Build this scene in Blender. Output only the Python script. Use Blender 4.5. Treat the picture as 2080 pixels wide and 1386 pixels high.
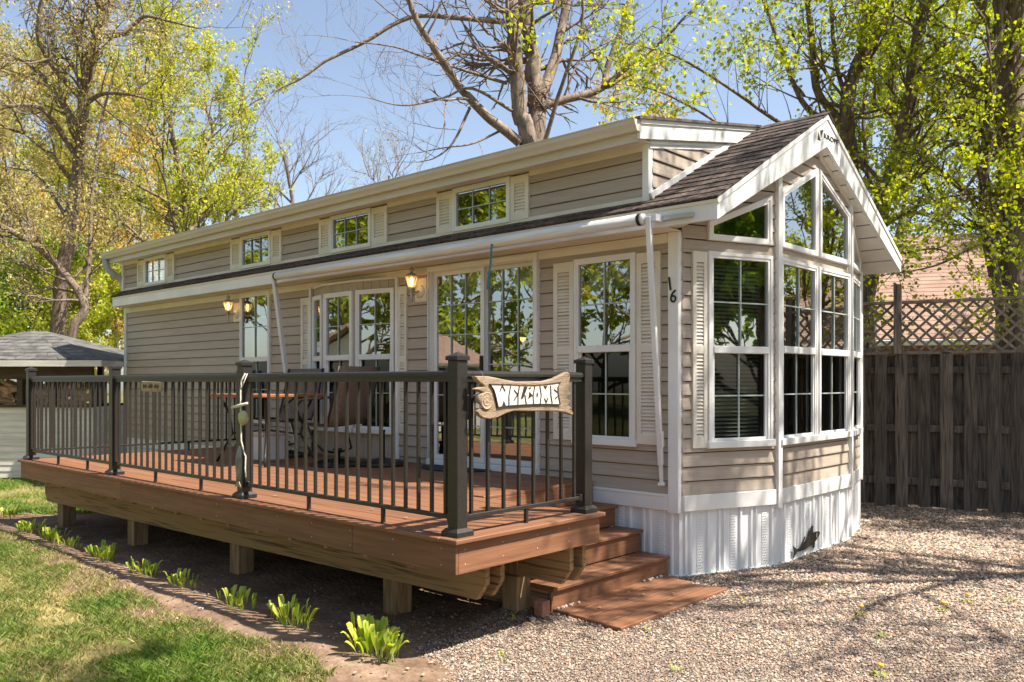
import bpy, bmesh, math, random
import numpy as np
from mathutils import Vector, Matrix, Euler

R = math.radians
for _o in list(bpy.data.objects):
    bpy.data.objects.remove(_o, do_unlink=True)
scene = bpy.context.scene
COL = scene.collection

# ------------------------------------------------------------------ camera
cam_data = bpy.data.cameras.new('camera')
cam = bpy.data.objects.new('camera', cam_data)
COL.objects.link(cam)
cam.location = (3.516, -5.80, 1.56)
cam.rotation_euler = (R(90), 0, R(42.52))
cam_data.sensor_width = 36.0
cam_data.lens = 29.44
cam_data.shift_y = 0.0399
cam_data.clip_start = 0.1
cam_data.clip_end = 600
cam_data.dof.use_dof = True
cam_data.dof.focus_distance = 6.2
cam_data.dof.aperture_fstop = 4.0
scene.camera = cam

# ------------------------------------------------------------------ light
SUN_DIR = Vector((0.60, 0.29, 1.0)).normalized()
SUN_EL = math.asin(SUN_DIR.z)
world = bpy.data.worlds.new('World')
scene.world = world
world.use_nodes = True
wn = world.node_tree
wn.nodes.clear()
w_out = wn.nodes.new('ShaderNodeOutputWorld')
w_bg = wn.nodes.new('ShaderNodeBackground')
sky = wn.nodes.new('ShaderNodeTexSky')
sky.sky_type = 'NISHITA'
sky.sun_disc = False
sky.sun_elevation = SUN_EL
sky.sun_rotation = math.atan2(SUN_DIR.x, SUN_DIR.y)
sky.air_density = 1.0
sky.dust_density = 1.2
sky.ozone_density = 1.0
w_bg.inputs['Strength'].default_value = 0.093
w_hs = wn.nodes.new('ShaderNodeHueSaturation')      # a pale, slightly hazy spring sky
w_hs.inputs['Saturation'].default_value = 0.84
wn.links.new(sky.outputs[0], w_hs.inputs['Color'])
wn.links.new(w_hs.outputs[0], w_bg.inputs['Color'])
wn.links.new(w_bg.outputs[0], w_out.inputs['Surface'])
sun_data = bpy.data.lights.new('sun', 'SUN')
sun_data.energy = 5.0
sun_data.angle = R(0.53)
sun_data.color = (1.0, 0.93, 0.83)
sun = bpy.data.objects.new('sun', sun_data)
sun.rotation_euler = SUN_DIR.to_track_quat('Z', 'Y').to_euler()
sun.location = (12, 5, 20)
COL.objects.link(sun)

scene.render.engine = 'CYCLES'
scene.view_settings.view_transform = 'Standard'
scene.view_settings.look = 'None'
scene.view_settings.exposure = 1.22
scene.view_settings.gamma = 1.0
try:
    scene.view_settings.use_curve_mapping = False
except Exception:
    pass
scene.cycles.max_bounces = 8
scene.cycles.transparent_max_bounces = 12
scene.cycles.caustics_reflective = False
scene.cycles.caustics_refractive = False
scene.cycles.sample_clamp_indirect = 6.0

# ------------------------------------------------------------------ helpers
rng = random.Random(7)
nrng = np.random.default_rng(7)

def new_mat(name):
    m = bpy.data.materials.new(name)
    m.use_nodes = True
    nt = m.node_tree
    nt.nodes.clear()
    return m, nt, nt.nodes, nt.links

def pmat(name, c1, c2=None, scale=8.0, stretch=(1, 1, 1), rough=0.6, bump=0.0, bscale=None,
         rnd=0.0, metallic=0.0, detail=4.0, lo=0.35, hi=0.65, spec=0.4, distort=0.0, hue=0.0):
    """procedural surface: two tones mixed by stretched noise, per-object value shift, bump"""
    m, nt, N, L = new_mat(name)
    out = N.new('ShaderNodeOutputMaterial')
    b = N.new('ShaderNodeBsdfPrincipled')
    L.new(b.outputs[0], out.inputs['Surface'])
    b.inputs['Roughness'].default_value = rough
    b.inputs['Metallic'].default_value = metallic
    b.inputs['Specular IOR Level'].default_value = spec
    tc = N.new('ShaderNodeTexCoord')
    oi = N.new('ShaderNodeObjectInfo')
    ad = N.new('ShaderNodeVectorMath'); ad.operation = 'ADD'
    ms = N.new('ShaderNodeMath'); ms.operation = 'MULTIPLY'; ms.inputs[1].default_value = 37.0
    L.new(oi.outputs['Random'], ms.inputs[0])
    L.new(tc.outputs['Object'], ad.inputs[0]); L.new(ms.outputs[0], ad.inputs[1])
    mp = N.new('ShaderNodeMapping')
    mp.inputs['Scale'].default_value = stretch
    L.new(ad.outputs[0], mp.inputs['Vector'])
    nz = N.new('ShaderNodeTexNoise')
    nz.inputs['Scale'].default_value = scale
    nz.inputs['Detail'].default_value = detail
    nz.inputs['Distortion'].default_value = distort
    L.new(mp.outputs[0], nz.inputs['Vector'])
    cr = N.new('ShaderNodeValToRGB')
    cr.color_ramp.elements[0].position = lo
    cr.color_ramp.elements[1].position = hi
    c2 = c2 or tuple(min(1, c * 1.15) for c in c1)
    cr.color_ramp.elements[0].color = (*c1, 1)
    cr.color_ramp.elements[1].color = (*c2, 1)
    L.new(nz.outputs['Fac'], cr.inputs['Fac'])
    col = cr.outputs['Color']
    if rnd or hue:
        hs = N.new('ShaderNodeHueSaturation')
        mr = N.new('ShaderNodeMapRange')
        mr.inputs['To Min'].default_value = 1 - rnd
        mr.inputs['To Max'].default_value = 1 + rnd
        L.new(oi.outputs['Random'], mr.inputs['Value'])
        L.new(mr.outputs[0], hs.inputs['Value'])
        L.new(col, hs.inputs['Color'])
        col = hs.outputs['Color']
    L.new(col, b.inputs['Base Color'])
    if bump:
        bp = N.new('ShaderNodeBump')
        bp.inputs['Strength'].default_value = bump
        bp.inputs['Distance'].default_value = 0.01
        if bscale:
            n2 = N.new('ShaderNodeTexNoise')
            n2.inputs['Scale'].default_value = bscale
            n2.inputs['Detail'].default_value = 3
            L.new(mp.outputs[0], n2.inputs['Vector'])
            L.new(n2.outputs['Fac'], bp.inputs['Height'])
        else:
            L.new(nz.outputs['Fac'], bp.inputs['Height'])
        L.new(bp.outputs[0], b.inputs['Normal'])
    return m

def leaf_mat(name, trans=0.45, sat=1.0, rough=0.5):
    """leaf colour comes from a per-leaf colour attribute"""
    m, nt, N, L = new_mat(name)
    out = N.new('ShaderNodeOutputMaterial')
    at = N.new('ShaderNodeAttribute'); at.attribute_name = 'Col'
    d = N.new('ShaderNodeBsdfPrincipled')
    d.inputs['Roughness'].default_value = rough
    d.inputs['Specular IOR Level'].default_value = 0.3
    t = N.new('ShaderNodeBsdfTranslucent')
    hs = N.new('ShaderNodeHueSaturation')
    hs.inputs['Saturation'].default_value = 1.15
    hs.inputs['Value'].default_value = 1.5
    mx = N.new('ShaderNodeMixShader'); mx.inputs[0].default_value = trans
    L.new(at.outputs['Color'], d.inputs['Base Color'])
    L.new(at.outputs['Color'], hs.inputs['Color'])
    L.new(hs.outputs['Color'], t.inputs['Color'])
    L.new(d.outputs[0], mx.inputs[1]); L.new(t.outputs[0], mx.inputs[2])
    L.new(mx.outputs[0], out.inputs['Surface'])
    return m

def attr_mat(name, rough=0.8, spec=0.3):
    m, nt, N, L = new_mat(name)
    out = N.new('ShaderNodeOutputMaterial')
    at = N.new('ShaderNodeAttribute'); at.attribute_name = 'Col'
    d = N.new('ShaderNodeBsdfPrincipled')
    d.inputs['Roughness'].default_value = rough
    d.inputs['Specular IOR Level'].default_value = spec
    nz = N.new('ShaderNodeTexNoise'); nz.inputs['Scale'].default_value = 90
    mx = N.new('ShaderNodeMixRGB'); mx.blend_type = 'MULTIPLY'; mx.inputs[0].default_value = 0.35
    L.new(at.outputs['Color'], mx.inputs[1]); L.new(nz.outputs['Fac'], mx.inputs[2])
    L.new(mx.outputs[0], d.inputs['Base Color'])
    L.new(d.outputs[0], out.inputs['Surface'])
    return m

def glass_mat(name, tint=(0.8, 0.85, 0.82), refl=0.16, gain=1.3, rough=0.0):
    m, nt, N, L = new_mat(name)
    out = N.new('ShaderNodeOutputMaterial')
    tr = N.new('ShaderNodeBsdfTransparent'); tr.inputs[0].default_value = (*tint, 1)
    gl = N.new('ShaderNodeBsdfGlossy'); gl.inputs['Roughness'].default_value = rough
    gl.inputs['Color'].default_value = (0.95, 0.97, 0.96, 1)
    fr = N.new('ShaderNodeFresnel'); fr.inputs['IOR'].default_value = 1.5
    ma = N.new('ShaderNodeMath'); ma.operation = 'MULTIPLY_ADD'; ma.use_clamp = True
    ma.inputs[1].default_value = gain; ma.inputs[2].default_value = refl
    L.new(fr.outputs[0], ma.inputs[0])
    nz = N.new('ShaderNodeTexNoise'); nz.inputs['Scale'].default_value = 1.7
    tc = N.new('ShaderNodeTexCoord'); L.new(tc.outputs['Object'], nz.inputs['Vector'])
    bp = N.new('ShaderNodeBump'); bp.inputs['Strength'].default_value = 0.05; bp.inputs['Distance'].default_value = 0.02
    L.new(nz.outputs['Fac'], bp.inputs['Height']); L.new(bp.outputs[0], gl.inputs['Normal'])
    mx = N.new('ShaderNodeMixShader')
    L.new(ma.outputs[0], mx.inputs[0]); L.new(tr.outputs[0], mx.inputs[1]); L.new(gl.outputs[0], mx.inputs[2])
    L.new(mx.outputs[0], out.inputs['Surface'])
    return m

def emit_mat(name, col, strength):
    m, nt, N, L = new_mat(name)
    out = N.new('ShaderNodeOutputMaterial')
    e = N.new('ShaderNodeEmission'); e.inputs[0].default_value = (*col, 1); e.inputs[1].default_value = strength
    L.new(e.outputs[0], out.inputs['Surface'])
    return m

MESH = {}
def link(name, me, parent=None, loc=(0, 0, 0), rot=(0, 0, 0)):
    o = bpy.data.objects.new(name, me)
    COL.objects.link(o)
    o.location = loc
    o.rotation_euler = rot
    if parent is not None:
        o.parent = parent
    return o

def obj(name, verts, faces, mat, parent=None, loc=(0, 0, 0), rot=(0, 0, 0), smooth=False, key=None):
    """one mesh object; with a key, alike pieces share their mesh data"""
    if key is not None and key in MESH:
        return link(name, MESH[key], parent, loc, rot)
    me = bpy.data.meshes.new(name)
    me.from_pydata([tuple(v) for v in verts], [], [tuple(f) for f in faces])
    me.materials.append(mat)
    if smooth:
        me.polygons.foreach_set('use_smooth', [True] * len(me.polygons))
    me.update()
    if key is not None:
        MESH[key] = me
    return link(name, me, parent, loc, rot)

def big_mesh(name, V, F, mat, parent=None, col=None, smooth=False, n=3):
    """numpy mesh: V (n,3), F (m,n) polygon indices, optional point colours"""
    me = bpy.data.meshes.new(name)
    V = np.ascontiguousarray(V, dtype=np.float32)
    F = np.ascontiguousarray(F, dtype=np.int32)
    k = F.shape[1]
    me.vertices.add(len(V)); me.vertices.foreach_set('co', V.ravel())
    me.loops.add(F.size); me.loops.foreach_set('vertex_index', F.ravel())
    me.polygons.add(len(F))
    me.polygons.foreach_set('loop_start', np.arange(0, F.size, k, dtype=np.int32))
    me.polygons.foreach_set('loop_total', np.full(len(F), k, dtype=np.int32))
    if smooth:
        me.polygons.foreach_set('use_smooth', np.ones(len(F), dtype=bool))
    me.update(calc_edges=True)
    if col is not None:
        a = me.color_attributes.new('Col', 'FLOAT_COLOR', 'POINT')
        c = np.ones((len(V), 4), dtype=np.float32); c[:, :3] = col
        a.data.foreach_set('color', c.ravel())
    me.materials.append(mat)
    return link(name, me, parent)

class MB:
    """collects shapes of ONE part"""
    def __init__(s): s.v = []; s.f = []
    def add(s, v, f):
        o = len(s.v); s.v += [tuple(p) for p in v]; s.f += [tuple(i + o for i in q) for q in f]; return s
    def box(s, x0, x1, y0, y1, z0, z1):
        v = [(x0, y0, z0), (x1, y0, z0), (x1, y1, z0), (x0, y1, z0), (x0, y0, z1), (x1, y0, z1), (x1, y1, z1), (x0, y1, z1)]
        return s.add(v, [(0, 3, 2, 1), (4, 5, 6, 7), (0, 1, 5, 4), (1, 2, 6, 5), (2, 3, 7, 6), (3, 0, 4, 7)])
    def tube(s, pts, rad, k=8, caps=True):
        v, f = tube_geo(pts, rad, k, caps); return s.add(v, f)
    def lathe(s, prof, c=(0, 0, 0), k=16):
        v = []; f = []
        for (r, z) in prof:
            for i in range(k):
                a = 2 * math.pi * i / k
                v.append((c[0] + r * math.cos(a), c[1] + r * math.sin(a), c[2] + z))
        for j in range(len(prof) - 1):
            for i in range(k):
                a = j * k + i; b = j * k + (i + 1) % k
                f.append((a, b, b + k, a + k))
        f.append(tuple(range(k))[::-1]); f.append(tuple((len(prof) - 1) * k + i for i in range(k)))
        return s.add(v, f)
    def prism(s, poly, d):
        """poly: list of 3D points, extruded by vector d"""
        n = len(poly); d = Vector(d)
        v = [Vector(p) for p in poly] + [Vector(p) + d for p in poly]
        f = [tuple(range(n))[::-1], tuple(range(n, 2 * n))]
        for i in range(n):
            j = (i + 1) % n
            f.append((i, j, j + n, i + n))
        return s.add(v, f)
    def ring(s, outer, inner, d):
        """frame between two matching polygons, extruded by d"""
        n = len(outer); d = Vector(d)
        P = [Vector(p) for p in outer] + [Vector(p) for p in inner]
        v = P + [p + d for p in P]; f = []
        for i in range(n):
            j = (i + 1) % n
            f += [(i, n + i, n + j, j), (2 * n + i, 2 * n + j, 3 * n + j, 3 * n + i),
                  (i, j, 2 * n + j, 2 * n + i), (n + i, 3 * n + i, 3 * n + j, n + j)]
        return s.add(v, f)
    def build(s, name, mat, parent=None, loc=(0, 0, 0), rot=(0, 0, 0), smooth=False, key=None, bevel=0.0):
        o = obj(name, s.v, s.f, mat, parent, loc, rot, smooth, key)
        bm = bmesh.new(); bm.from_mesh(o.data)
        bmesh.ops.recalc_face_normals(bm, faces=bm.faces[:])
        if bevel:
            bmesh.ops.bevel(bm, geom=[e for e in bm.edges if e.calc_face_angle(0) > 0.6], offset=bevel, segments=1, affect='EDGES')
        bm.to_mesh(o.data); bm.free()
        return o

def tube_geo(pts, rad, k=6, caps=True):
    P = [Vector(p) for p in pts]
    n = len(P)
    if not hasattr(rad, '__len__'):
        rad = [rad] * n
    v = []; f = []
    t0 = (P[1] - P[0]).normalized()
    ref = Vector((0, 0, 1)) if abs(t0.z) < 0.9 else Vector((1, 0, 0))
    u = t0.cross(ref).normalized()
    for i in range(n):
        t = (P[min(i + 1, n - 1)] - P[max(i - 1, 0)]).normalized()
        u = (u - t * u.dot(t)).normalized()
        w = t.cross(u)
        for j in range(k):
            a = 2 * math.pi * j / k
            v.append(P[i] + (u * math.cos(a) + w * math.sin(a)) * rad[i])
    for i in range(n - 1):
        for j in range(k):
            a = i * k + j; b = i * k + (j + 1) % k
            f.append((a, b, b + k, a + k))
    if caps:
        f.append(tuple(range(k))[::-1]); f.append(tuple((n - 1) * k + j for j in range(k)))
    return v, f

def box(name, x0, x1, y0, y1, z0, z1, mat, parent=None, bevel=0.004, rot=(0, 0, 0)):
    """bevelled box whose mesh is shared by boxes of the same size and material"""
    sx, sy, sz = x1 - x0, y1 - y0, z1 - z0
    key = ('box', round(sx, 4), round(sy, 4), round(sz, 4), mat.name, bevel)
    loc = ((x0 + x1) / 2, (y0 + y1) / 2, (z0 + z1) / 2)
    if key in MESH:
        return link(name, MESH[key], parent, loc, rot)
    mb = MB().box(-sx / 2, sx / 2, -sy / 2, sy / 2, -sz / 2, sz / 2)
    return mb.build(name, mat, parent, loc, rot, key=key, bevel=min(bevel, min(sx, sy, sz) * 0.3))

def thing(name, label, cat, loc=(0, 0, 0), rotz=0, group=None):
    o = bpy.data.objects.new(name, None)
    o.empty_display_size = 0.1
    COL.objects.link(o)
    o.location = loc; o.rotation_euler = (0, 0, rotz)
    return tag(o, label, cat, group)

def tag(o, label, cat, group=None):
    o['label'] = label; o['category'] = cat
    if group: o['group'] = group
    return o

def struct(o, kind='structure', label=None, cat=None):
    o['kind'] = kind
    if label: o['label'] = label
    if cat: o['category'] = cat
    return o

def text_mesh(txt, size, depth, mat, name, parent, loc, rot, sx=1.0):
    cu = bpy.data.curves.new(name, 'FONT')
    cu.body = txt; cu.size = size; cu.extrude = depth
    cu.align_x = 'CENTER'; cu.align_y = 'CENTER'; cu.resolution_u = 3
    t = bpy.data.objects.new(name, cu)
    COL.objects.link(t)
    dg = bpy.context.evaluated_depsgraph_get()
    me = bpy.data.meshes.new_from_object(t.evaluated_get(dg))
    bpy.data.objects.remove(t, do_unlink=True)
    me.materials.clear(); me.materials.append(mat)
    o = link(name, me, parent, loc, rot)
    o.scale = (sx, 1, 1)
    return o
# ------------------------------------------------------------------ materials
M = {}
M['siding'] = pmat('tan_vinyl', (0.370, 0.303, 0.240), (0.425, 0.352, 0.284), 5, (0.6, 6, 14), 0.5, 0.12, 60, rnd=0.05)
M['white'] = pmat('white_vinyl', (0.70, 0.69, 0.66), (0.78, 0.77, 0.75), 3, (1, 1, 1), 0.42, 0.02, 40, rnd=0.02)
M['cream'] = pmat('cream_trim', (0.66, 0.60, 0.50), (0.72, 0.67, 0.58), 4, (1, 1, 1), 0.5, 0.04, 30, rnd=0.02)
M['skirt'] = pmat('white_skirting', (0.66, 0.66, 0.66), (0.76, 0.76, 0.75), 5, (1, 1, 0.5), 0.45, 0.05, 50)
M['gutter'] = pmat('beige_gutter', (0.50, 0.46, 0.39), (0.56, 0.52, 0.45), 4, (0.3, 1, 1), 0.4)
M['grey_pipe'] = pmat('grey_downspout', (0.33, 0.34, 0.35), (0.40, 0.41, 0.42), 6, rough=0.45)
M['shingle'] = pmat('brown_shingle', (0.032, 0.023, 0.019), (0.140, 0.100, 0.079), 26, (1, 1, 1), 0.9, 0.6, 260, rnd=0.30)
M['shingle_flat'] = pmat('brown_shingle_sheet', (0.08, 0.062, 0.052), (0.17, 0.13, 0.11), 18, (1, 1, 1), 0.9, 0.5, 120)
M['grey_shingle'] = pmat('weathered_grey_shingle', (0.060, 0.058, 0.054), (0.145, 0.138, 0.126), 6, (1, 1, 1), 0.92, 0.5, 90, rnd=0.22)
M['deck'] = pmat('brown_composite_deck', (0.165, 0.071, 0.033), (0.235, 0.107, 0.053), 5, (0.4, 9, 9), 0.62, 0.2, 40, rnd=0.09, distort=0.6)
M['deck_y'] = pmat('brown_composite_tread', (0.165, 0.071, 0.033), (0.235, 0.107, 0.053), 5, (9, 0.4, 9), 0.62, 0.2, 40, rnd=0.09, distort=0.6)
M['beam'] = pmat('treated_pine', (0.085, 0.040, 0.018), (0.36, 0.225, 0.105), 9, (0.22, 3, 6), 0.8, 0.4, 60, rnd=0.08, distort=0.5, lo=0.28, hi=0.52)
M['post_wood'] = pmat('treated_post', (0.20, 0.118, 0.058), (0.38, 0.245, 0.125), 3, (7, 7, 0.7), 0.8, 0.3, 40, rnd=0.1, distort=1)
M['rail'] = pmat('speckled_bronze_metal', (0.018, 0.0155, 0.013), (0.042, 0.036, 0.031), 160, (1, 1, 1), 0.42, 0.08, 300, rnd=0.04, metallic=0.3, spec=0.5)
M['glass'] = glass_mat('window_glass', refl=0.30, gain=1.2)
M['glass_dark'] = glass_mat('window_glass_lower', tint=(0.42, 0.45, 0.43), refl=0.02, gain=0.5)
M['muntin'] = pmat('pale_muntin', (0.38, 0.44, 0.40), (0.44, 0.50, 0.46), 5, rough=0.45)
M['screen'] = pmat('insect_screen', (0.03, 0.03, 0.032), (0.045, 0.045, 0.048), 60, rough=0.8)
M['blind'] = pmat('blind_slat', (0.40, 0.38, 0.33), (0.46, 0.44, 0.40), 5, rough=0.6)
M['interior'] = pmat('interior_panel', (0.14, 0.10, 0.065), (0.18, 0.13, 0.09), 3, rough=0.7)
M['fence'] = pmat('weathered_fence_wood', (0.042, 0.033, 0.026), (0.215, 0.172, 0.135), 2.6, (8, 8, 0.55), 0.85, 0.5, 30, rnd=0.45, distort=2.2, lo=0.30, hi=0.66)
M['lattice'] = pmat('weathered_lattice', (0.15, 0.12, 0.09), (0.29, 0.235, 0.18), 5, (3, 3, 3), 0.85, 0.3, 30, rnd=0.15)
M['awning'] = pmat('white_awning_vinyl', (0.60, 0.58, 0.55), (0.74, 0.72, 0.69), 5, (0.5, 8, 8), 0.45, 0.1, 25)
M['alu'] = pmat('white_aluminium', (0.66, 0.66, 0.66), (0.73, 0.73, 0.73), 4, rough=0.35)
M['alu_grey'] = pmat('grey_aluminium', (0.42, 0.43, 0.44), (0.5, 0.51, 0.52), 6, rough=0.35, metallic=0.5)
M['black'] = pmat('black_plastic', (0.012, 0.012, 0.013), (0.02, 0.02, 0.021), 20, rough=0.5)
M['iron'] = pmat('dark_iron', (0.022, 0.02, 0.018), (0.04, 0.036, 0.033), 30, rough=0.45, metallic=0.4)
M['teal'] = pmat('teal_strap', (0.01, 0.16, 0.19), (0.015, 0.21, 0.24), 10, rough=0.6)
M['sling'] = pmat('tan_sling_fabric', (0.15, 0.105, 0.078), (0.20, 0.145, 0.108), 40, (1, 1, 1), 0.8, 0.1, 200)
M['tabletop'] = pmat('orange_wood', (0.24, 0.085, 0.030), (0.32, 0.12, 0.045), 4, (1, 8, 8), 0.45)
M['mat_navy'] = pmat('navy_mat', (0.012, 0.016, 0.03), (0.03, 0.04, 0.07), 60, rough=0.95, bump=0.5)
M['sign_wood'] = pmat('driftwood', (0.20, 0.135, 0.080), (0.42, 0.31, 0.21), 5, (1, 2.2, 12), 0.8, 0.7, 40, distort=1.5, lo=0.25, hi=0.7)
M['birch'] = pmat('pale_birch', (0.66, 0.58, 0.46), (0.80, 0.74, 0.64), 8, (1, 1, 3), 0.7, 0.2, 40)
M['char'] = pmat('burnt_wood', (0.015, 0.011, 0.008), (0.035, 0.026, 0.02), 30, rough=0.8)
M['small_sign'] = pmat('worn_plaque', (0.27, 0.19, 0.11), (0.36, 0.27, 0.17), 14, rough=0.75)
M['rope'] = pmat('pale_rope', (0.52, 0.47, 0.38), (0.66, 0.61, 0.50), 60, rough=0.9, bump=0.5)
M['fishgreen'] = pmat('painted_fish_wood', (0.10, 0.11, 0.10), (0.26, 0.25, 0.21), 12, rough=0.6)
M['float_green'] = pmat('olive_float', (0.26, 0.28, 0.10), (0.40, 0.41, 0.20), 10, rough=0.5)
M['fish_metal'] = pmat('rusty_black_metal', (0.018, 0.014, 0.012), (0.035, 0.027, 0.022), 25, rough=0.6)
M['brick'] = pmat('red_brick', (0.30, 0.13, 0.085), (0.40, 0.2, 0.14), 20, rough=0.9, bump=0.4)
M['stone'] = pmat('pale_stone', (0.42, 0.38, 0.33), (0.6, 0.55, 0.49), 14, rough=0.85, bump=0.4, rnd=0.2)
M['cooler'] = pmat('white_plastic', (0.66, 0.67, 0.69), (0.72, 0.73, 0.75), 4, rough=0.4)
M['lamp_metal'] = pmat('pewter_lamp', (0.33, 0.31, 0.30), (0.43, 0.41, 0.39), 14, rough=0.4, metallic=0.5)
M['bulb'] = emit_mat('lit_bulb', (1.0, 0.74, 0.42), 5.0)
M['dim_bulb'] = emit_mat('dim_amber_bulb', (1.0, 0.42, 0.10), 2.2)
def amber_mat():
    m, nt, N, L = new_mat('amber_lantern_glass')
    out = N.new('ShaderNodeOutputMaterial'); mx = N.new('ShaderNodeMixShader'); mx.inputs[0].default_value = 0.55
    tr = N.new('ShaderNodeBsdfTransparent'); tr.inputs[0].default_value = (1.0, 0.78, 0.48, 1)
    tl = N.new('ShaderNodeBsdfTranslucent'); tl.inputs[0].default_value = (1.0, 0.70, 0.36, 1)
    L.new(tr.outputs[0], mx.inputs[1]); L.new(tl.outputs[0], mx.inputs[2]); L.new(mx.outputs[0], out.inputs['Surface'])
    return m
M['amber'] = amber_mat()
M['shedwhite'] = pmat('white_lap_board', (0.55, 0.51, 0.45), (0.70, 0.66, 0.59), 4, (0.6, 3, 8), 0.7, 0.25, 40, rnd=0.06)
M['shed_dark'] = pmat('dark_brown_board', (0.05, 0.033, 0.022), (0.08, 0.055, 0.04), 5, (1, 1, 4), 0.8, 0.2)
M['firewood'] = pmat('split_firewood', (0.30, 0.17, 0.085), (0.55, 0.36, 0.20), 7, (1, 4, 4), 0.85, 0.4, rnd=0.3)
M['nroof'] = pmat('terracotta_shingle', (0.255, 0.160, 0.115), (0.325, 0.21, 0.155), 3, (1, 1, 1), 0.9, 0.3, 60, rnd=0.08)
M['nwall'] = pmat('neighbour_wall', (0.36, 0.17, 0.13), (0.43, 0.22, 0.17), 6, (1, 1, 6), 0.85, 0.2)
M['bark'] = pmat('brown_bark', (0.10, 0.072, 0.052), (0.27, 0.20, 0.145), 7, (3, 3, 0.6), 0.95, 0.9, 18, distort=1)
M['bark_grey'] = pmat('grey_bark', (0.125, 0.092, 0.068), (0.30, 0.23, 0.178), 6, (2.5, 2.5, 0.8), 0.9, 0.7, 20, distort=0.8)
M['bark_dark'] = pmat('dark_maple_bark', (0.085, 0.062, 0.044), (0.24, 0.18, 0.13), 6, (3.5, 3.5, 0.5), 0.95, 1.0, 16, distort=1)
M['leaf'] = leaf_mat('young_maple_leaf', 0.5)
M['leaf_far'] = leaf_mat('spring_leaf', 0.45)
M['hosta'] = leaf_mat('hosta_leaf', 0.35, rough=0.38)
M['grass'] = leaf_mat('grass_blade', 0.3, rough=0.55)
M['pebble'] = attr_mat('pebble', 0.75)
M['litter'] = attr_mat('leaf_litter', 0.85)
M['dandelion'] = pmat('dandelion_yellow', (0.75, 0.42, 0.01), (0.85, 0.55, 0.02), 40, rough=0.7)
M['curtain'] = pmat('pale_curtain', (0.52, 0.50, 0.44), (0.60, 0.58, 0.52), 6, (1, 1, .3), 0.8)
M['nest'] = pmat('twig_nest', (0.10, 0.06, 0.035), (0.2, 0.13, 0.08), 30, rough=0.95, bump=0.8)

def ground_mat(name, tones, scale, bump, vor=None):
    m, nt, N, L = new_mat(name)
    out = N.new('ShaderNodeOutputMaterial'); b = N.new('ShaderNodeBsdfPrincipled')
    b.inputs['Roughness'].default_value = 0.95; b.inputs['Specular IOR Level'].default_value = 0.15
    L.new(b.outputs[0], out.inputs['Surface'])
    tc = N.new('ShaderNodeTexCoord')
    nz = N.new('ShaderNodeTexNoise'); nz.inputs['Scale'].default_value = scale; nz.inputs['Detail'].default_value = 8
    nz.inputs['Roughness'].default_value = 0.65
    L.new(tc.outputs['Object'], nz.inputs['Vector'])
    cr = N.new('ShaderNodeValToRGB')
    els = cr.color_ramp.elements
    els[0].position = 0.3; els[1].position = 0.72
    els[0].color = (*tones[0], 1); els[1].color = (*tones[-1], 1)
    for i, t in enumerate(tones[1:-1]):
        e = els.new(0.3 + 0.42 * (i + 1) / (len(tones) - 1)); e.color = (*t, 1)
    n2 = N.new('ShaderNodeTexNoise'); n2.inputs['Scale'].default_value = scale * 12; n2.inputs['Detail'].default_value = 4
    L.new(tc.outputs['Object'], n2.inputs['Vector'])
    L.new(nz.outputs['Fac'], cr.inputs['Fac'])
    col = cr.outputs['Color']
    mul = N.new('ShaderNodeMixRGB'); mul.blend_type = 'OVERLAY'; mul.inputs[0].default_value = 0.5
    L.new(col, mul.inputs[1]); L.new(n2.outputs['Fac'], mul.inputs[2])
    col = mul.outputs[0]; h = n2.outputs['Fac']
    if vor:
        vo = N.new('ShaderNodeTexVoronoi'); vo.inputs['Scale'].default_value = vor
        L.new(tc.outputs['Object'], vo.inputs['Vector'])
        bw = N.new('ShaderNodeRGBToBW'); L.new(vo.outputs['Color'], bw.inputs[0])
        c3 = N.new('ShaderNodeValToRGB')
        c3.color_ramp.elements[0].color = (0.09, 0.07, 0.058, 1); c3.color_ramp.elements[1].color = (0.60, 0.51, 0.42, 1)
        e = c3.color_ramp.elements.new(0.5); e.color = (0.30, 0.225, 0.175, 1)
        L.new(bw.outputs[0], c3.inputs['Fac'])
        m2 = N.new('ShaderNodeMixRGB'); m2.inputs[0].default_value = 0.7
        L.new(col, m2.inputs[1]); L.new(c3.outputs[0], m2.inputs[2])
        col = m2.outputs[0]
        inv = N.new('ShaderNodeMath'); inv.operation = 'SUBTRACT'; inv.inputs[0].default_value = 1.0
        L.new(vo.outputs['Distance'], inv.inputs[1]); h = inv.outputs[0]
    L.new(col, b.inputs['Base Color'])
    bp = N.new('ShaderNodeBump'); bp.inputs['Strength'].default_value = bump; bp.inputs['Distance'].default_value = 0.02
    L.new(h, bp.inputs['Height']); L.new(bp.outputs[0], b.inputs['Normal'])
    return m

M['soil'] = ground_mat('bare_soil', [(0.105, 0.066, 0.042), (0.20, 0.132, 0.088), (0.31, 0.215, 0.145)], 2.2, 0.8)
M['lawn'] = ground_mat('lawn_thatch', [(0.08, 0.11, 0.02), (0.20, 0.175, 0.06), (0.36, 0.27, 0.125)], 1.8, 0.7)
M['gravel'] = ground_mat('gravel_bed', [(0.15, 0.11, 0.085), (0.22, 0.165, 0.13), (0.30, 0.23, 0.18)], 1.5, 1.0, vor=90)
M['wood_floor'] = ground_mat('leafy_woodland_floor', [(0.06, 0.07, 0.02), (0.12, 0.12, 0.04), (0.2, 0.16, 0.08)], 0.5, 0.8)

# ------------------------------------------------------------------ the ground
n = 64
gv = [(0, 0, -0.004)] + [(160 * math.cos(2 * math.pi * i / n), 160 * math.sin(2 * math.pi * i / n), -0.004) for i in range(n)]
struct(obj('ground', gv, [(0, i + 1, (i + 1) % n + 1) for i in range(n)], M['wood_floor']), label='leafy ground reaching to the trees all round')

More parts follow.
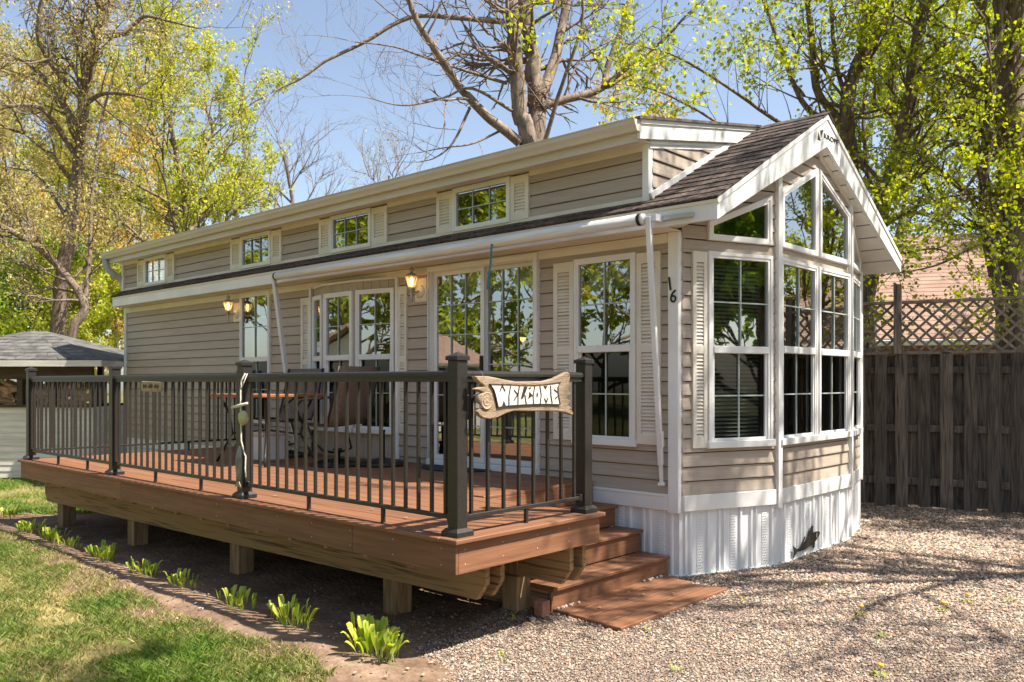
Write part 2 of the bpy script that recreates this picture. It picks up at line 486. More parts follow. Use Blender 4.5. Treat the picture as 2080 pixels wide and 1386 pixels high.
def sheet(name, poly, z, mat, label, wob=0.05, step=0.18):
    """flat sheet with a wobbly natural edge"""
    r = random.Random(name); pts = []
    for i in range(len(poly)):
        a = Vector(poly[i]); b = Vector(poly[(i + 1) % len(poly)]); k = max(1, int((b - a).length / step))
        for j in range(k):
            p = a.lerp(b, j / k)
            pts.append((p.x + r.uniform(-wob, wob), p.y + r.uniform(-wob, wob), z))
    bm = bmesh.new(); bm.faces.new([bm.verts.new(p) for p in pts])
    bmesh.ops.triangulate(bm, faces=bm.faces[:]); bmesh.ops.recalc_face_normals(bm, faces=bm.faces[:])
    for f in bm.faces:
        if f.normal.z < 0: f.normal_flip()
    me = bpy.data.meshes.new(name); bm.to_mesh(me); bm.free(); me.materials.append(mat)
    return struct(link(name, me), label=label)

SOIL = [(-9.5, -3.6), (0.4, -3.6), (0.5, -1.0), (0.5, 0.3), (-9.5, 0.3)]
LAWN_A = [(-13, -3.0), (-5.6, -3.04), (-4.6, -3.02), (-3.15, -3.12), (-1.9, -3.22), (-1.0, -3.18), (-0.5, -3.10), (-0.10, -3.22), (0.06, -3.7), (0.05, -9), (-16, -11), (-16, -3.2)]
LAWN_B = [(-16, -3.0), (-7.5, -2.55), (-6.9, -2.0), (-6.55, -1.2), (-6.9, -0.2), (-9.6, 0.2), (-11, -0.9), (-16, -2.2)]
GRAVEL = [(0.12, -9), (0.10, -3.5), (-0.02, -3.0), (-0.22, -2.5), (-0.32, -1.9), (-0.5, -1.4), (-0.6, 0.2), (-0.5, 5.2), (4, 6.4), (11, 8.0), (11, -9)]
def hsoil(x, y):
    """low ridge of soil along the planted strip, with lumps"""
    r_ = 0.060 * np.exp(-((y + 2.98) / 0.30) ** 2) * np.clip((0.55 - x) / 0.8, 0, 1)
    return r_ + 0.010 * np.sin(x * 7.1 + y * 3.0) * np.sin(y * 9.3 - x * 2.0) * np.exp(-((y + 2.9) / 0.5) ** 2)
nx, ny = 190, 80
gx_, gy_ = np.meshgrid(np.linspace(-9.6, 0.55, nx), np.linspace(-3.75, 0.3, ny))
gz_ = np.maximum(hsoil(gx_, gy_), 0) + np.random.default_rng(8).normal(0, .0022, gx_.shape) + .001
idx = np.arange(nx * ny).reshape(ny, nx)
sf = np.stack([idx[:-1, :-1], idx[:-1, 1:], idx[1:, 1:], idx[1:, :-1]], -1).reshape(-1, 4)
struct(big_mesh('soil_bed', np.stack([gx_, gy_, gz_], -1).reshape(-1, 3), sf, M['soil'], smooth=True), label='bare brown soil under and before the deck')
sheet('lawn', LAWN_A, 0.006, M['lawn'], 'patchy mown lawn before the deck', 0.05)
sheet('lawn', LAWN_B, 0.006, M['lawn'], 'green lawn between the deck end and the wood shed', 0.06)
sheet('gravel_drive', GRAVEL, 0.010, M['gravel'], 'pinkish gravel drive beside the bay front', 0.05)
# ------------------------------------------------------------------ the cabin
XL, W = -10.30, 3.46               # left end of the long wall, width
YE, XF = -0.28, 0.49               # eave line, rake line
ZE, ZP, YP = 2.911, 3.987, 1.73    # top of eave, ridge height, ridge line
ZS0 = 2.75                         # soffit at eave
SL_OUT = (ZP - ZE) / (YP - YE)
SL_IN = (3.695 - ZS0) / (YP - YE)
def zsoff(y): return ZS0 + (y - YE) * SL_IN if y <= YP else ZS0 + (2 * YP - YE - y) * SL_IN
def zroof(y): return ZE + (y - YE) * SL_OUT if y <= YP else ZE + (2 * YP - YE - y) * SL_OUT
YR = 2 * YP - YE                   # far eave

cabin = thing('cabin', 'long tan-sided cabin with white trim, dormer windows and a glazed bay front', 'cabin')

class Face:
    """a vertical wall face: origin, heading; local x runs along it, local -y looks out"""
    def __init__(s, x, y, th): s.o = Vector((x, y, 0)); s.th = th; s.d = Vector((math.cos(th), math.sin(th), 0)); s.n = Vector((math.sin(th), -math.cos(th), 0))
    def at(s, u, out=0.0, z=0.0): return s.o + s.d * u + s.n * out + Vector((0, 0, z))
F0 = Face(0, 0, 0)
th1 = math.atan2(0.93, 0.38)
F1 = Face(0, 0, th1); L1 = math.hypot(0.38, 0.93)
F2 = Face(0.38, 0.93, R(90)); L2 = 1.60
th3 = math.atan2(0.93, -0.23)
F3 = Face(0.38, 2.53, th3); L3 = math.hypot(0.23, 0.93)
FD = Face(0, -0.08, 0)             # dormer wall
EXPO = 0.1140
JR = random.Random(17)

def fbox(face, name, u0, u1, o0, o1, z0, z1, mat, parent=None, bevel=0.003):
    """box on a face: u along, o outwards, z up"""
    c = face.at((u0 + u1) / 2, (o0 + o1) / 2, (z0 + z1) / 2)
    sx, sy, sz = u1 - u0, o1 - o0, z1 - z0
    key = ('box', round(sx, 4), round(sy, 4), round(sz, 4), mat.name, bevel)
    if key in MESH:
        return link(name, MESH[key], parent or cabin, c, (0, 0, face.th))
    return MB().box(-sx / 2, sx / 2, -sy / 2, sy / 2, -sz / 2, sz / 2).build(name, mat, parent or cabin, c, (0, 0, face.th), key=key, bevel=min(bevel, min(sx, sy, sz) * 0.3))

def plank(face, ua0, ub0, ua1, ub1, za, zb, z0, h):
    """one clapboard (or the slanted-end remnant of one): spans ua0..ub0 at za and ua1..ub1 at zb of the course z0..z0+h"""
    if max(ub0 - ua0, ub1 - ua1) < 0.012: return
    def yo(z):
        t = (z - z0) / h
        return -0.021 + 0.017 * t ** 0.8
    rect = abs(ua0 - ua1) < 1e-4 and abs(ub0 - ub1) < 1e-4
    key = ('plank', round(ub0 - ua0, 3), round(za - z0, 3), round(zb - z0, 3)) if rect else None
    zt_ = min(zb, z0 + h - 0.0085); zs = [za + (zt_ - za) * k for k in (0, 0.09, 0.5, 1)]
    prof = [(0.0, za)] + [(yo(z) + (0.003 if k == 0 else 0), z) for k, z in enumerate(zs)] + [(0.0, zt_)]
    v = []; n = len(prof)
    for side in (0, 1):
        for (y, z) in prof:
            t = (z - za) / max(1e-6, zb - za)
            u = (ua0 + (ua1 - ua0) * t) if side == 0 else (ub0 + (ub1 - ub0) * t)
            v.append((u - ua0, y, z - za))
    f = [tuple(range(n))[::-1], tuple(range(n, 2 * n))] + [(i, (i + 1) % n, (i + 1) % n + n, i + n) for i in range(n)]
    f = [q[::-1] for q in f]
    return obj('siding_plank', v, f, M['siding'], cabin, face.at(ua0, 0.0, za), (0, 0, face.th), key=key)

def clad(face, u0, u1, zlo, zhi, holes=(), left=None, right=None, start=None):
    """courses of clapboard. holes: convex (u,z) polygons. left/right: functions z -> bound of u"""
    z0 = start if start is not None else zlo
    def span(poly, z):
        us = []
        for i in range(len(poly)):
            (a, b), (c, d) = poly[i], poly[(i + 1) % len(poly)]
            if (b - z) * (d - z) <= 0 and abs(d - b) > 1e-9:
                us.append(a + (c - a) * (z - b) / (d - b))
        return (min(us), max(us)) if len(us) >= 2 else None
    while z0 < zhi - 0.004:
        cuts = {max(z0, zlo), min(z0 + EXPO, zhi)}
        for p in holes:
            for (_, z) in p:
                if z0 < z < min(z0 + EXPO, zhi): cuts.add(z)
        for fn in (left, right):
            if fn is not None and hasattr(fn, 'breaks'):
                for z in fn.breaks:
                    if z0 < z < min(z0 + EXPO, zhi): cuts.add(z)
        cs = sorted(cuts)
        for za, zb in zip(cs[:-1], cs[1:]):
            if zb - za < 0.004: continue
            e = 1e-4
            A = [(left(za + e) if left else u0, left(zb - e) if left else u0)]
            B = []
            hs = []
            for p in holes:
                s0, s1 = span(p, za + e), span(p, zb - e)
                if s0 and s1: hs.append((s0, s1))
            hs.sort(key=lambda q: q[0][0])
            for s0, s1 in hs:
                B.append((s0[0], s1[0])); A.append((s0[1], s1[1]))
            B.append((right(za + e) if right else u1, right(zb - e) if right else u1))
            for (a0, a1), (b0, b1) in zip(A, B):
                while b0 - a0 > 2.6 and abs(a0 - a1) < 1e-4 and abs(b0 - b1) < 1e-4:
                    k_ = a0 + JR.choice((1.22, 1.53, 1.83, 2.14))
                    plank(face, a0, k_ - .0012, a1, k_ - .0012, za, zb, z0, EXPO)
                    a0 = a1 = k_ + .0012
                plank(face, a0, max(a0, b0), a1, max(a1, b1), za, zb, z0, EXPO)
        z0 += EXPO

def rect(u0, u1, z0, z1): return [(u0, z0), (u1, z0), (u1, z1), (u0, z1)]

# long wall, round its openings
WIN_R = (-1.040, -0.395, 1.030, 2.630)
DOOR = (-2.935, -1.450, 0.714, 2.735)
BAY = (-5.070, -3.440, 0.714, 2.690)
NARROW = (-6.690, -5.960, 1.030, 2.725)
zb, zt = 0.655, 2.672
clad(F0, XL + 0.03, NARROW[0], zb, zt)
clad(F0, NARROW[0], NARROW[1], zb, NARROW[2])
clad(F0, NARROW[1], BAY[0], zb, zt)
clad(F0, BAY[1], DOOR[0], zb, zt)
clad(F0, DOOR[1], -0.085, zb, zt, [rect(*WIN_R)])
# backing sheets behind the boards (holes left for the openings)
def backing(name, face, u0, u1, z0, z1, t=0.05):
    return fbox(face, name, u0, u1, -t, -0.001, z0, z1, M['interior'], bevel=0)
for a, b, c, d in [(XL, NARROW[0], .5, 2.75), (NARROW[0], NARROW[1], .5, NARROW[2]), (NARROW[1], BAY[0], .5, 2.75), (BAY[1], DOOR[0], .5, 2.75),
                   (DOOR[1], WIN_R[0], .5, 2.75), (WIN_R[0], WIN_R[1], .5, WIN_R[2]), (WIN_R[0], WIN_R[1], WIN_R[3], 2.75), (WIN_R[1], 0, .5, 2.75), (DOOR[0], DOOR[1], .5, .714)]:
    backing('wall_sheet', F0, a, b, c, d)

# bay front: sloping heads
def left1(z):
    # face 1: soffit rises with y = u*sin
    y = YE + (z - ZS0) / SL_IN
    return max(0.02, y / math.sin(th1)) if z > zsoff(0.0) else 0.02
left1.breaks = [zsoff(0.0)]
TRI = [(0.266, 2.704), (0.928, 2.704), (0.928, 3.120), (0.266, 2.853)]
WF1 = (0.262, 0.936, 1.030, 2.615)
clad(F1, 0.02, L1 - 0.02, zb, zsoff(0.93) - 0.005, [rect(*WF1), TRI], left=left1)
U1 = [(0.037, 2.700), (0.780, 2.700), (0.780, 3.505), (0.037, 3.170)]
U2 = [(0.827, 2.700), (1.553, 2.700), (1.553, 3.200), (0.827, 3.505)]
WA = (0.012, 0.772, 1.030, 2.615); WB = (0.804, 1.562, 1.030, 2.615)
def l2(z): return max(0.02, YE + (z - ZS0) / SL_IN - 0.93)
def r2(z): return min(L2 - 0.02, 2 * YP - YE - (z - ZS0) / SL_IN - 0.93)
l2.breaks = [zsoff(0.95)]; r2.breaks = [zsoff(2.51)]
clad(F2, 0.02, L2 - 0.02, zb, zsoff(YP) - 0.01, [rect(*WA), rect(*WB), U1, U2], left=l2, right=r2)
def right3(z):
    y = 2 * YP - YE - (z - ZS0) / SL_IN
    return min(L3, (y - 2.53) / math.sin(th3)) if z > zsoff(W) else L3
right3.breaks = [zsoff(W)]
TRI3 = [(0.07, 2.704), (0.72, 2.704), (0.72, 2.853), (0.07, 3.10)]
WF3 = (0.06, 0.74, 1.030, 2.615)
clad(F3, 0.02, L3, zb, zsoff(2.53) - 0.005, [rect(*WF3), TRI3], right=right3)

# white trim
def wb(*a, **k): return fbox(*a, **k)
box('corner_post', -0.085, 0.012, -0.034, 0.075, 0.515, 2.752, M['white'], cabin, 0.004)
MB().box(-0.03, 0.03, -0.03, 0.03, 0, 1).build('bay_corner_trim', M['white'], cabin, (0.395, 0.928, 0.50), (0, 0, R(78))).scale = (0.85, 0.85, zsoff(0.93) - 0.50)
MB().box(-0.03, 0.03, -0.03, 0.03, 0, 1).build('bay_corner_trim', M['white'], cabin, (0.395, 2.532, 0.50), (0, 0, R(98))).scale = (0.85, 0.85, zsoff(2.53) - 0.50)
box('corner_post', 0.09, 0.18, 3.40, 3.48, 0.50, 2.752, M['white'], cabin, 0.004)
box('corner_post', XL - 0.04, XL + 0.03, -0.03, 0.06, 0.50, 2.752, M['white'], cabin, 0.004)
fbox(F0, 'base_band', XL + 0.03, -0.087, 0.0, 0.034, 0.530, 0.655, M['white'])
fbox(F0, 'base_band_lip', XL + 0.03, -0.088, 0.0, 0.040, 0.640, 0.662, M['white'])
fbox(F1, 'base_band', 0.025, L1 - 0.03, 0.0, 0.034, 0.530, 0.655, M['white'])
fbox(F2, 'base_band', 0.03, L2 - 0.03, 0.0, 0.034, 0.530, 0.655, M['white'])
fbox(F3, 'base_band', 0.03, L3 - 0.03, 0.0, 0.034, 0.530, 0.655, M['white'])
fbox(F0, 'frieze_trim', XL + 0.03, -0.087, 0.0, 0.026, 2.672, 2.748, M['cream'])
fbox(F0, 'frieze_lip', XL + 0.03, -0.087, 0.026, 0.036, 2.728, 2.748, M['cream'])

# skirting: ribbed panels
def skirt_panel(face, u, w):
    key = ('skirt', round(w, 3))
    loc = face.at(u, 0.0, 0.0)
    if key in MESH: return link('skirting_panel', MESH[key], cabin, loc, (0, 0, face.th))
    pts = [(0, 0)]
    x = 0.0
    pat = [(.045, 0), (.055, .017), (.075, .017), (.085, 0), (.105, 0), (.115, .017), (.135, .017), (.145, 0), (.20, 0), (.205, .004), (.262, .004), (.267, 0), (.31, 0), (.32, .017), (.34, .017), (.35, 0)]
    s = w / 0.40
    pts += [(a * s, -b) for a, b in pat] + [(w, 0)]
    v = [(x, y, z) for z in (0.02, 0.53) for x, y in pts]
    n = len(pts)
    f = [(i, i + 1, i + 1 + n, i + n) for i in range(n - 1)]
    o = obj('skirting_panel', v, f, M['skirt'], cabin, loc, (0, 0, face.th), key=key)
    # raised diamonds of the vented strip
    mb = MB(); 
    for r_ in range(22):
        for c_ in range(3):
            cx = (0.213 + 0.0205 * c_ + (0.010 if r_ % 2 else 0)) * s; cz = 0.045 + r_ * 0.0218
            mb.add([(cx - .008, -.0045, cz), (cx, -.0045, cz - .009), (cx + .008, -.0045, cz), (cx, -.0045, cz + .009), (cx, -.0085, cz)], [(0, 1, 4), (1, 2, 4), (2, 3, 4), (3, 0, 4)])
    bm = bmesh.new(); bm.from_mesh(o.data)
    tmp = bpy.data.meshes.new('t'); tmp.from_pydata(mb.v, [], mb.f); bm.from_mesh(tmp); bpy.data.meshes.remove(tmp)
    bm.to_mesh(o.data); bm.free()
    return o
for fc, a, b in ((F0, XL, 0.0), (F1, 0.0, L1), (F2, 0.0, L2), (F3, 0.0, L3)):
    k = max(1, round((b - a) / 0.40))
    for i in range(k): skirt_panel(fc, a + (b - a) * i / k, (b - a) / k)
    fbox(fc, 'skirting_base_rail', a, b, 0.0, 0.020, 0.0, 0.022, M['white'])

# back and far sides of the shell, floor and ceiling inside
box('rear_wall', XL, 0.15, W - 0.06, W - 0.005, 0.02, 2.75, M['interior'], cabin, 0)
box('end_wall', XL, XL + 0.05, 0.0, W - 0.06, 0.02, 2.75, M['siding'], cabin, 0)
box('floor_slab', XL + 0.06, 0.0, 0.06, W - 0.07, 0.56, 0.60, M['interior'], cabin, 0)
fl = MB().prism([(0.0, 0.06, 0.56), (0.34, 0.95, 0.56), (0.34, 2.5, 0.56), (0.12, 3.38, 0.56), (0, 3.38, 0.56)], (0, 0, 0.04)).build('bay_floor', M['interior'], cabin)
box('inner_partition', -6.0, -5.95, 0.06, W - 0.07, 0.6, 2.74, M['interior'], cabin, 0)

# ---------------------------------------------------------------- windows
def offset_poly(p, w):
    """inward offset of a convex counter-clockwise (u,z) polygon"""
    n = len(p); lines = []
    for i in range(n):
        a = Vector(p[i]); b = Vector(p[(i + 1) % n]); d = (b - a).normalized(); nn = Vector((-d.y, d.x))
        lines.append((a + nn * w, d))
    out = []
    for i in range(n):
        (p1, d1), (p2, d2) = lines[i - 1], lines[i]
        den = d1.x * d2.y - d1.y * d2.x
        t = ((p2.x - p1.x) * d2.y - (p2.y - p1.y) * d2.x) / den
        q = p1 + d1 * t; out.append((q.x, q.y))
    return out

def frame_part(face, poly, w, o0, o1, name='window', mat=None, parent=None):
    u0 = min(p[0] for p in poly); z0 = min(p[1] for p in poly)
    P = [(u - u0, z - z0) for u, z in poly]; I = offset_poly(P, w)
    mb = MB().ring([(u, -o0, z) for u, z in P], [(u, -o0, z) for u, z in I], (0, -(o1 - o0), 0))
    I2 = offset_poly(P, w * 0.55)
    mb.ring([(u, -o1, z) for u, z in offset_poly(P, 0.004)], [(u, -o1, z) for u, z in I2], (0, -0.006, 0))
    o = mb.build(name, mat or M['white'], cabin if parent is None else parent, face.at(u0, 0, z0), (0, 0, face.th))
    return o, I

def pane(win, poly, y, mat, name='pane'):
    return obj(name, [(u, y, z) for u, z in poly], [tuple(range(len(poly)))], mat, win)

def bars(win, name, I, cols, rows, y, w=0.0105, mat=None):
    """muntins of a rectangular light"""
    u0 = min(p[0] for p in I); u1 = max(p[0] for p in I); z0 = min(p[1] for p in I); z1 = max(p[1] for p in I)
    for i in range(1, cols):
        c = u0 + (u1 - u0) * i / cols
        box(name, c - w / 2, c + w / 2, y - 0.006, y + 0.006, z0, z1, mat or M['muntin'], win, 0)
    for j in range(1, rows):
        c = z0 + (z1 - z0) * j / rows
        box(name, u0, u1, y - 0.0055, y + 0.0055, c - w / 2, c + w / 2, mat or M['muntin'], win, 0)

def double_hung(face, r, meet, blind=False, cols=2, screen=True):
    u0, u1, z0, z1 = r
    win, I = frame_part(face, rect(*r), 0.052, 0.0, 0.034)
    a, b = I[0], I[2]; mz = meet - z0
    # sill and meeting rail
    box('sill', -0.012, u1 - u0 + 0.012, -0.058, -0.02, -0.006, 0.050, M['white'], win, 0.004)
    box('meeting_rail', a[0] - 0.001, b[0] + 0.001, -0.046, 0.0, mz - 0.030, mz + 0.030, M['white'], win, 0.005)
    up = rect(a[0], b[0], mz + 0.030, b[1]); lo = rect(a[0] + 0.02, b[0] - 0.02, a[1] + 0.02, mz - 0.030)
    box('sash_stile', a[0], a[0] + 0.020, -0.022, 0.0, a[1], mz - 0.030, M['white'], win, 0.002)
    box('sash_stile', b[0] - 0.020, b[0], -0.022, 0.0, a[1], mz - 0.030, M['white'], win, 0.002)
    box('sash_rail', a[0] + 0.02, b[0] - 0.02, -0.022, 0.0, a[1], a[1] + 0.020, M['white'], win, 0.002)
    pane(win, up, -0.012, M['glass']); bars(win, 'muntin', up, cols, 2, -0.020)
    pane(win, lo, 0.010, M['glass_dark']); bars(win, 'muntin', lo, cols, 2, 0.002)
    if blind:
        n_ = 44
        for i in range(n_):
            z = a[1] + 0.03 + (b[1] - a[1] - 0.05) * i / n_
            key = ('blind', round(b[0] - a[0], 3))
            v = [(a[0], 0.075, 0), (b[0], 0.075, 0), (b[0], 0.095, 0.018), (a[0], 0.095, 0.018), (a[0], 0.076, -.001), (b[0], 0.076, -.001), (b[0], 0.096, 0.017), (a[0], 0.096, 0.017)]
            obj('blind_slat', v, [(0, 1, 2, 3), (7, 6, 5, 4)], M['blind'], win, (0, 0, z), key=key)
    return win

double_hung(F0, WIN_R, 1.842)
double_hung(F1, WF1, 1.822, blind=True)
double_hung(F2, WA, 1.835)
double_hung(F2, WB, 1.835)
double_hung(F3, WF3, 1.835)
double_hung(F0, NARROW, 1.852, cols=2)
for face, poly in ((F1, TRI), (F2, U1), (F2, U2), (F3, TRI3)):
    win, I = frame_part(face, poly, 0.050, 0.0, 0.034)
    pane(win, I, -0.012, M['glass'])

# dormer windows and their louvred shutters
def shutter(face, u0, u1, z0, z1, sections=1):
    w, h = u1 - u0, z1 - z0
    key = ('shutter', round(w, 3), round(h, 3), sections)
    loc = face.at(u0, 0.0, z0)
    if key in MESH: return link('shutter', MESH[key], cabin, loc, (0, 0, face.th))
    mb = MB(); t = 0.030; s = min(0.045, w * 0.24)
    mb.box(0, s, -t, 0, 0, h).box(w - s, w, -t, 0, 0, h)
    e = 0.085 if h > 1 else 0.07
    cuts = [e, h - e] if sections == 1 else [e, h * 0.50 - 0.03, h * 0.50 + 0.03, h - e]
    mb.box(s, w - s, -t + .002, 0, 0, e).box(s, w - s, -t + .002, 0, h - e, h)
    mb.box(s, w - s, -0.008, 0, e, h - e)
    if sections == 2: mb.box(s, w - s, -t + .002, 0, cuts[1], cuts[2])
    for a, b in ([(cuts[0], cuts[1])] if sections == 1 else [(cuts[0], cuts[1]), (cuts[2], cuts[3])]):
        n_ = max(6, int((b - a) / 0.029))
        for i in range(n_):
            z = a + (b - a) * i / n_; d = (b - a) / n_
            mb.add([(s, -t + .004, z), (w - s, -t + .004, z), (w - s, -0.009, z + d * 1.05), (s, -0.009, z + d * 1.05), (s, -0.009, z), (w - s, -0.009, z)],
                   [(0, 1, 2, 3), (0, 4, 5, 1), (0, 3, 4), (1, 5, 2)])
    return mb.build('shutter', M['cream'], cabin, loc, (0, 0, face.th), key=key)

shutter(F0, -1.275, -1.048, 1.050, 2.615, 2)
shutter(F0, -0.387, -0.160, 1.050, 2.615, 2)
shutter(F0, -5.265, -5.078, 1.015, 2.575, 2)
shutter(F0, -3.432, -3.295, 1.015, 2.575, 2)
shutter(F1, 0.115, 0.256, 1.030, 2.605, 2)
DWIN = [(-9.40, -8.67, -9.66, -8.42), (-6.535, -5.81, -6.80, -5.57), (-4.535, -3.79, -4.77, -3.52), (-2.495, -1.727, -2.735, -1.502)]
DZ0, DZ1 = 3.035, 3.462
for a, b, sa, sb in DWIN:
    win, I = frame_part(FD, rect(a, b, DZ0, DZ1), 0.048, 0.0, 0.034)
    pane(win, I, -0.012, M['glass']); bars(win, 'muntin', I, 3, 2, -0.020, 0.009)
    shutter(FD, sa, a - 0.004, DZ0 + 0.01, DZ1 - 0.012)
    shutter(FD, b + 0.004, sb, DZ0 + 0.01, DZ1 - 0.012)
XD = -0.225                         # gable end of the dormer
XDL = -10.20
holes = [rect(sa, sb, DZ0, DZ1) for a, b, sa, sb in DWIN]
clad(FD, XDL + 0.03, XD - 0.05, 3.055, 3.425, holes, start=3.02)
fbox(FD, 'dormer_base_trim', XDL, XD, 0.0, 0.024, 3.010, 3.055, M['cream'])
fbox(FD, 'dormer_flashing', XDL, XD + 0.02, 0.0, 0.045, 2.985, 3.008, M['white'])
for a, b in [(XDL + .03, DWIN[0][2]), (DWIN[0][3], DWIN[1][2]), (DWIN[1][3], DWIN[2][2]), (DWIN[2][3], DWIN[3][2]), (DWIN[3][3], XD - .05)]:
    fbox(FD, 'dormer_frieze', a, b, 0.0, 0.024, 3.425, 3.478, M['cream'])
box('dormer_corner_post', XD - 0.05, XD + 0.012, -0.115, -0.05, 2.99, 3.50, M['white'], cabin)
box('dormer_corner_post', XDL - 0.03, XDL + 0.03, -0.115, -0.05, 2.93, 3.50, M['white'], cabin)
for a, b in [(XDL, DWIN[0][0]), (DWIN[0][1], DWIN[1][0]), (DWIN[1][1], DWIN[2][0]), (DWIN[2][1], DWIN[3][0]), (DWIN[3][1], XD)]:
    backing('dormer_sheet', FD, a, b, 2.9, 3.5)
for a, b, sa, sb in DWIN: backing('dormer_sheet', FD, a, b, 2.9, DZ0); backing('dormer_sheet', FD, a, b, DZ1, 3.5)
box('attic_back', XDL, XD - .06, 1.2, 1.25, 2.8, 3.75, M['interior'], cabin, 0)
box('ceiling_sheet', XL + .06, -0.02, 0.06, W - .07, 2.76, 2.78, M['interior'], cabin, 0)

# dormer end wall (looks along +x) below its sloping fascia, above the roof slope
FE = Face(XD, -0.08, R(90))
YG = -0.34                          # gutter line
ZG = 3.605; SLD = (ZP + 0.01 - ZG) / (YP - YG)
def zd(y): return ZG + (y - YG) * SLD
# boards of the end wall: from the corner to the slope, stopped by the lower frieze line
zc = 3.02
while zc < 3.70:
    za, zb_ = max(zc, 3.04), zc + EXPO
    def uR(z): return YE + (z - ZE) / SL_OUT + 0.08
    def uL(z): return max(0.02, (z - 3.465) / SLD)
    # region lies above the main roof: u < where the roof reaches z
    a0, a1 = uL(za), uL(zb_)
    b0, b1 = uR(za), uR(zb_)
    if b1 > a1 + 0.01:
        plank(FE, a0, max(a0, b0), a1, b1, za, zb_, zc, EXPO)
    zc += EXPO
# frieze and fascia of the dormer end
def strip_end(name, zo0, zo1, o0, o1, mat, y0=-0.10, y1=1.50):
    poly = [(XD + o0, y0, zd(y0) - zo1), (XD + o0, y1, zd(y1) - zo1), (XD + o0, y1, zd(y1) - zo0), (XD + o0, y0, zd(y0) - zo0)]
    return MB().prism(poly, (o1 - o0, 0, 0)).build(name, mat, cabin)
strip_end('dormer_rake_frieze', 0.150, 0.215, 0.0, 0.020, M['white'])
strip_end('dormer_rake_frieze', 0.165, 0.185, 0.020, 0.030, M['white'])
strip_end('dormer_rake_fascia', 0.030, 0.150, 0.030, 0.055, M['white'], YG + 0.04, YP)
strip_end('dormer_rake_drip', 0.000, 0.034, 0.030, 0.066, M['white'], YG + 0.04, YP)
strip_end('dormer_rake_soffit', 0.142, 0.150, 0.0, 0.032, M['white'], YG + 0.04, YP)
# dormer roof sheet + its shingle edge
mb = MB().prism([(XDL - .10, YG, ZG), (XD + .085, YG, ZG), (XD + .085, YP, zd(YP)), (XDL - .10, YP, zd(YP))], (0, 0, 0.022))
mb.build('dormer_roof', M['shingle_flat'], cabin)
mb = MB().prism([(XDL - .10, YG, zd(YG) - .14), (XDL - .10, -0.08, zd(-.08) - .17), (XDL - .10, YP, zd(YP) - .17), (XDL - .10, YP, zd(YP) - .002), (XDL - .10, YG, ZG - .002)], (0.04, 0, 0))
mb.build('dormer_rake_fascia', M['white'], cabin)
# eave box of the dormer: fascia, soffit, gutter
box('dormer_fascia', XDL - 0.08, XD + 0.03, YG + 0.04, YG + 0.065, 3.445, 3.600, M['gutter'], cabin, 0)
box('dormer_soffit', XDL - 0.08, XD + 0.03, YG + 0.065, -0.08, 3.470, 3.480, M['cream'], cabin, 0)
gp = [(0.038, 0.0), (0.038, -0.085), (-0.010, -0.085), (-0.022, -0.055), (-0.040, -0.030), (-0.045, 0.0), (-0.052, 0.004), (-0.052, 0.012), (-0.038, 0.012), (-0.034, -0.028), (-0.016, -0.052), (-0.006, -0.077), (0.032, -0.077), (0.032, 0.0)]
MB().prism([(XDL - 0.16, YG + y, 3.600 + z) for y, z in gp], (XD + 0.055 - XDL + 0.16, 0, 0)).build('gutter', M['gutter'], cabin)
MB().prism([(XD + 0.055, YG + y, 3.600 + z) for y, z in [(.038, 0), (.038, -.085), (-.010, -.085), (-.022, -.055), (-.040, -.030), (-.045, 0)]], (0.006, 0, 0)).build('gutter_end_cap', M['gutter'], cabin)
MB().tube([(XDL - .10, YG + .01, 3.52), (XDL - .10, YG + .01, 3.44), (XDL - .09, YG + .06, 3.34), (XDL - .07, YG + .16, 3.26), (XDL - .06, -0.10, 3.22), (XDL - .06, -0.06, 3.10), (XDL - .06, -.05, 2.95)], 0.052, 12).build('downspout', M['grey_pipe'], cabin, smooth=True)

# ---------------------------------------------------------------- main roof
def slope_prism(name, x0, x1, y0, y1, th, mat, drop=0.0):
    a = [(x0, y0, zroof(y0) - drop), (x1, y0, zroof(y0) - drop), (x1, y1, zroof(y1) - drop), (x0, y1, zroof(y1) - drop)]
    return MB().prism(a, (0, 0, th)).build(name, mat, cabin)
slope_prism('roof_deck', XD + 0.0, XF, YE, YP, -0.03, M['shingle_flat'], 0.006)
slope_prism('roof_deck', XDL - 0.02, XD + 0.0, YE, -0.02, -0.03, M['shingle_flat'], 0.006)
slope_prism('rear_roof', XDL - 0.02, XF, YP, YR, -0.03, M['shingle_flat'], 0.0)
ang = math.atan(SL_OUT); EXS = 0.138
rs = random.Random(3)
def tab(x0, w, s):
    """one shingle tab, lower edge at slope distance s from the eave"""
    w = round(w / 0.06) * 0.06
    y = YE - 0.018 + s * math.cos(ang); z = zroof(YE) + (-0.018 / math.cos(ang) + s) * math.sin(ang)
    key = ('tab', round(w, 3))
    th = 0.016
    v = [(0.002, 0, 0), (w - .002, 0, 0), (w - .002, EXS * 1.25, 0), (0.002, EXS * 1.25, 0), (0.002, 0, th), (w - .002, 0, th), (w - .002, EXS * 1.25, 0.001), (0.002, EXS * 1.25, 0.001)]
    f = [(0, 3, 2, 1), (4, 5, 6, 7), (0, 1, 5, 4), (1, 2, 6, 5), (2, 3, 7, 6), (3, 0, 4, 7)]
    return obj('shingle', v, f, M['shingle'], cabin, (x0, y, z + rs.uniform(0.001, 0.005)), (ang + 0.030, rs.uniform(-.004, .004), 0), key=key)
row = 0; s = 0.0
slen = (YP - YE) / math.cos(ang)
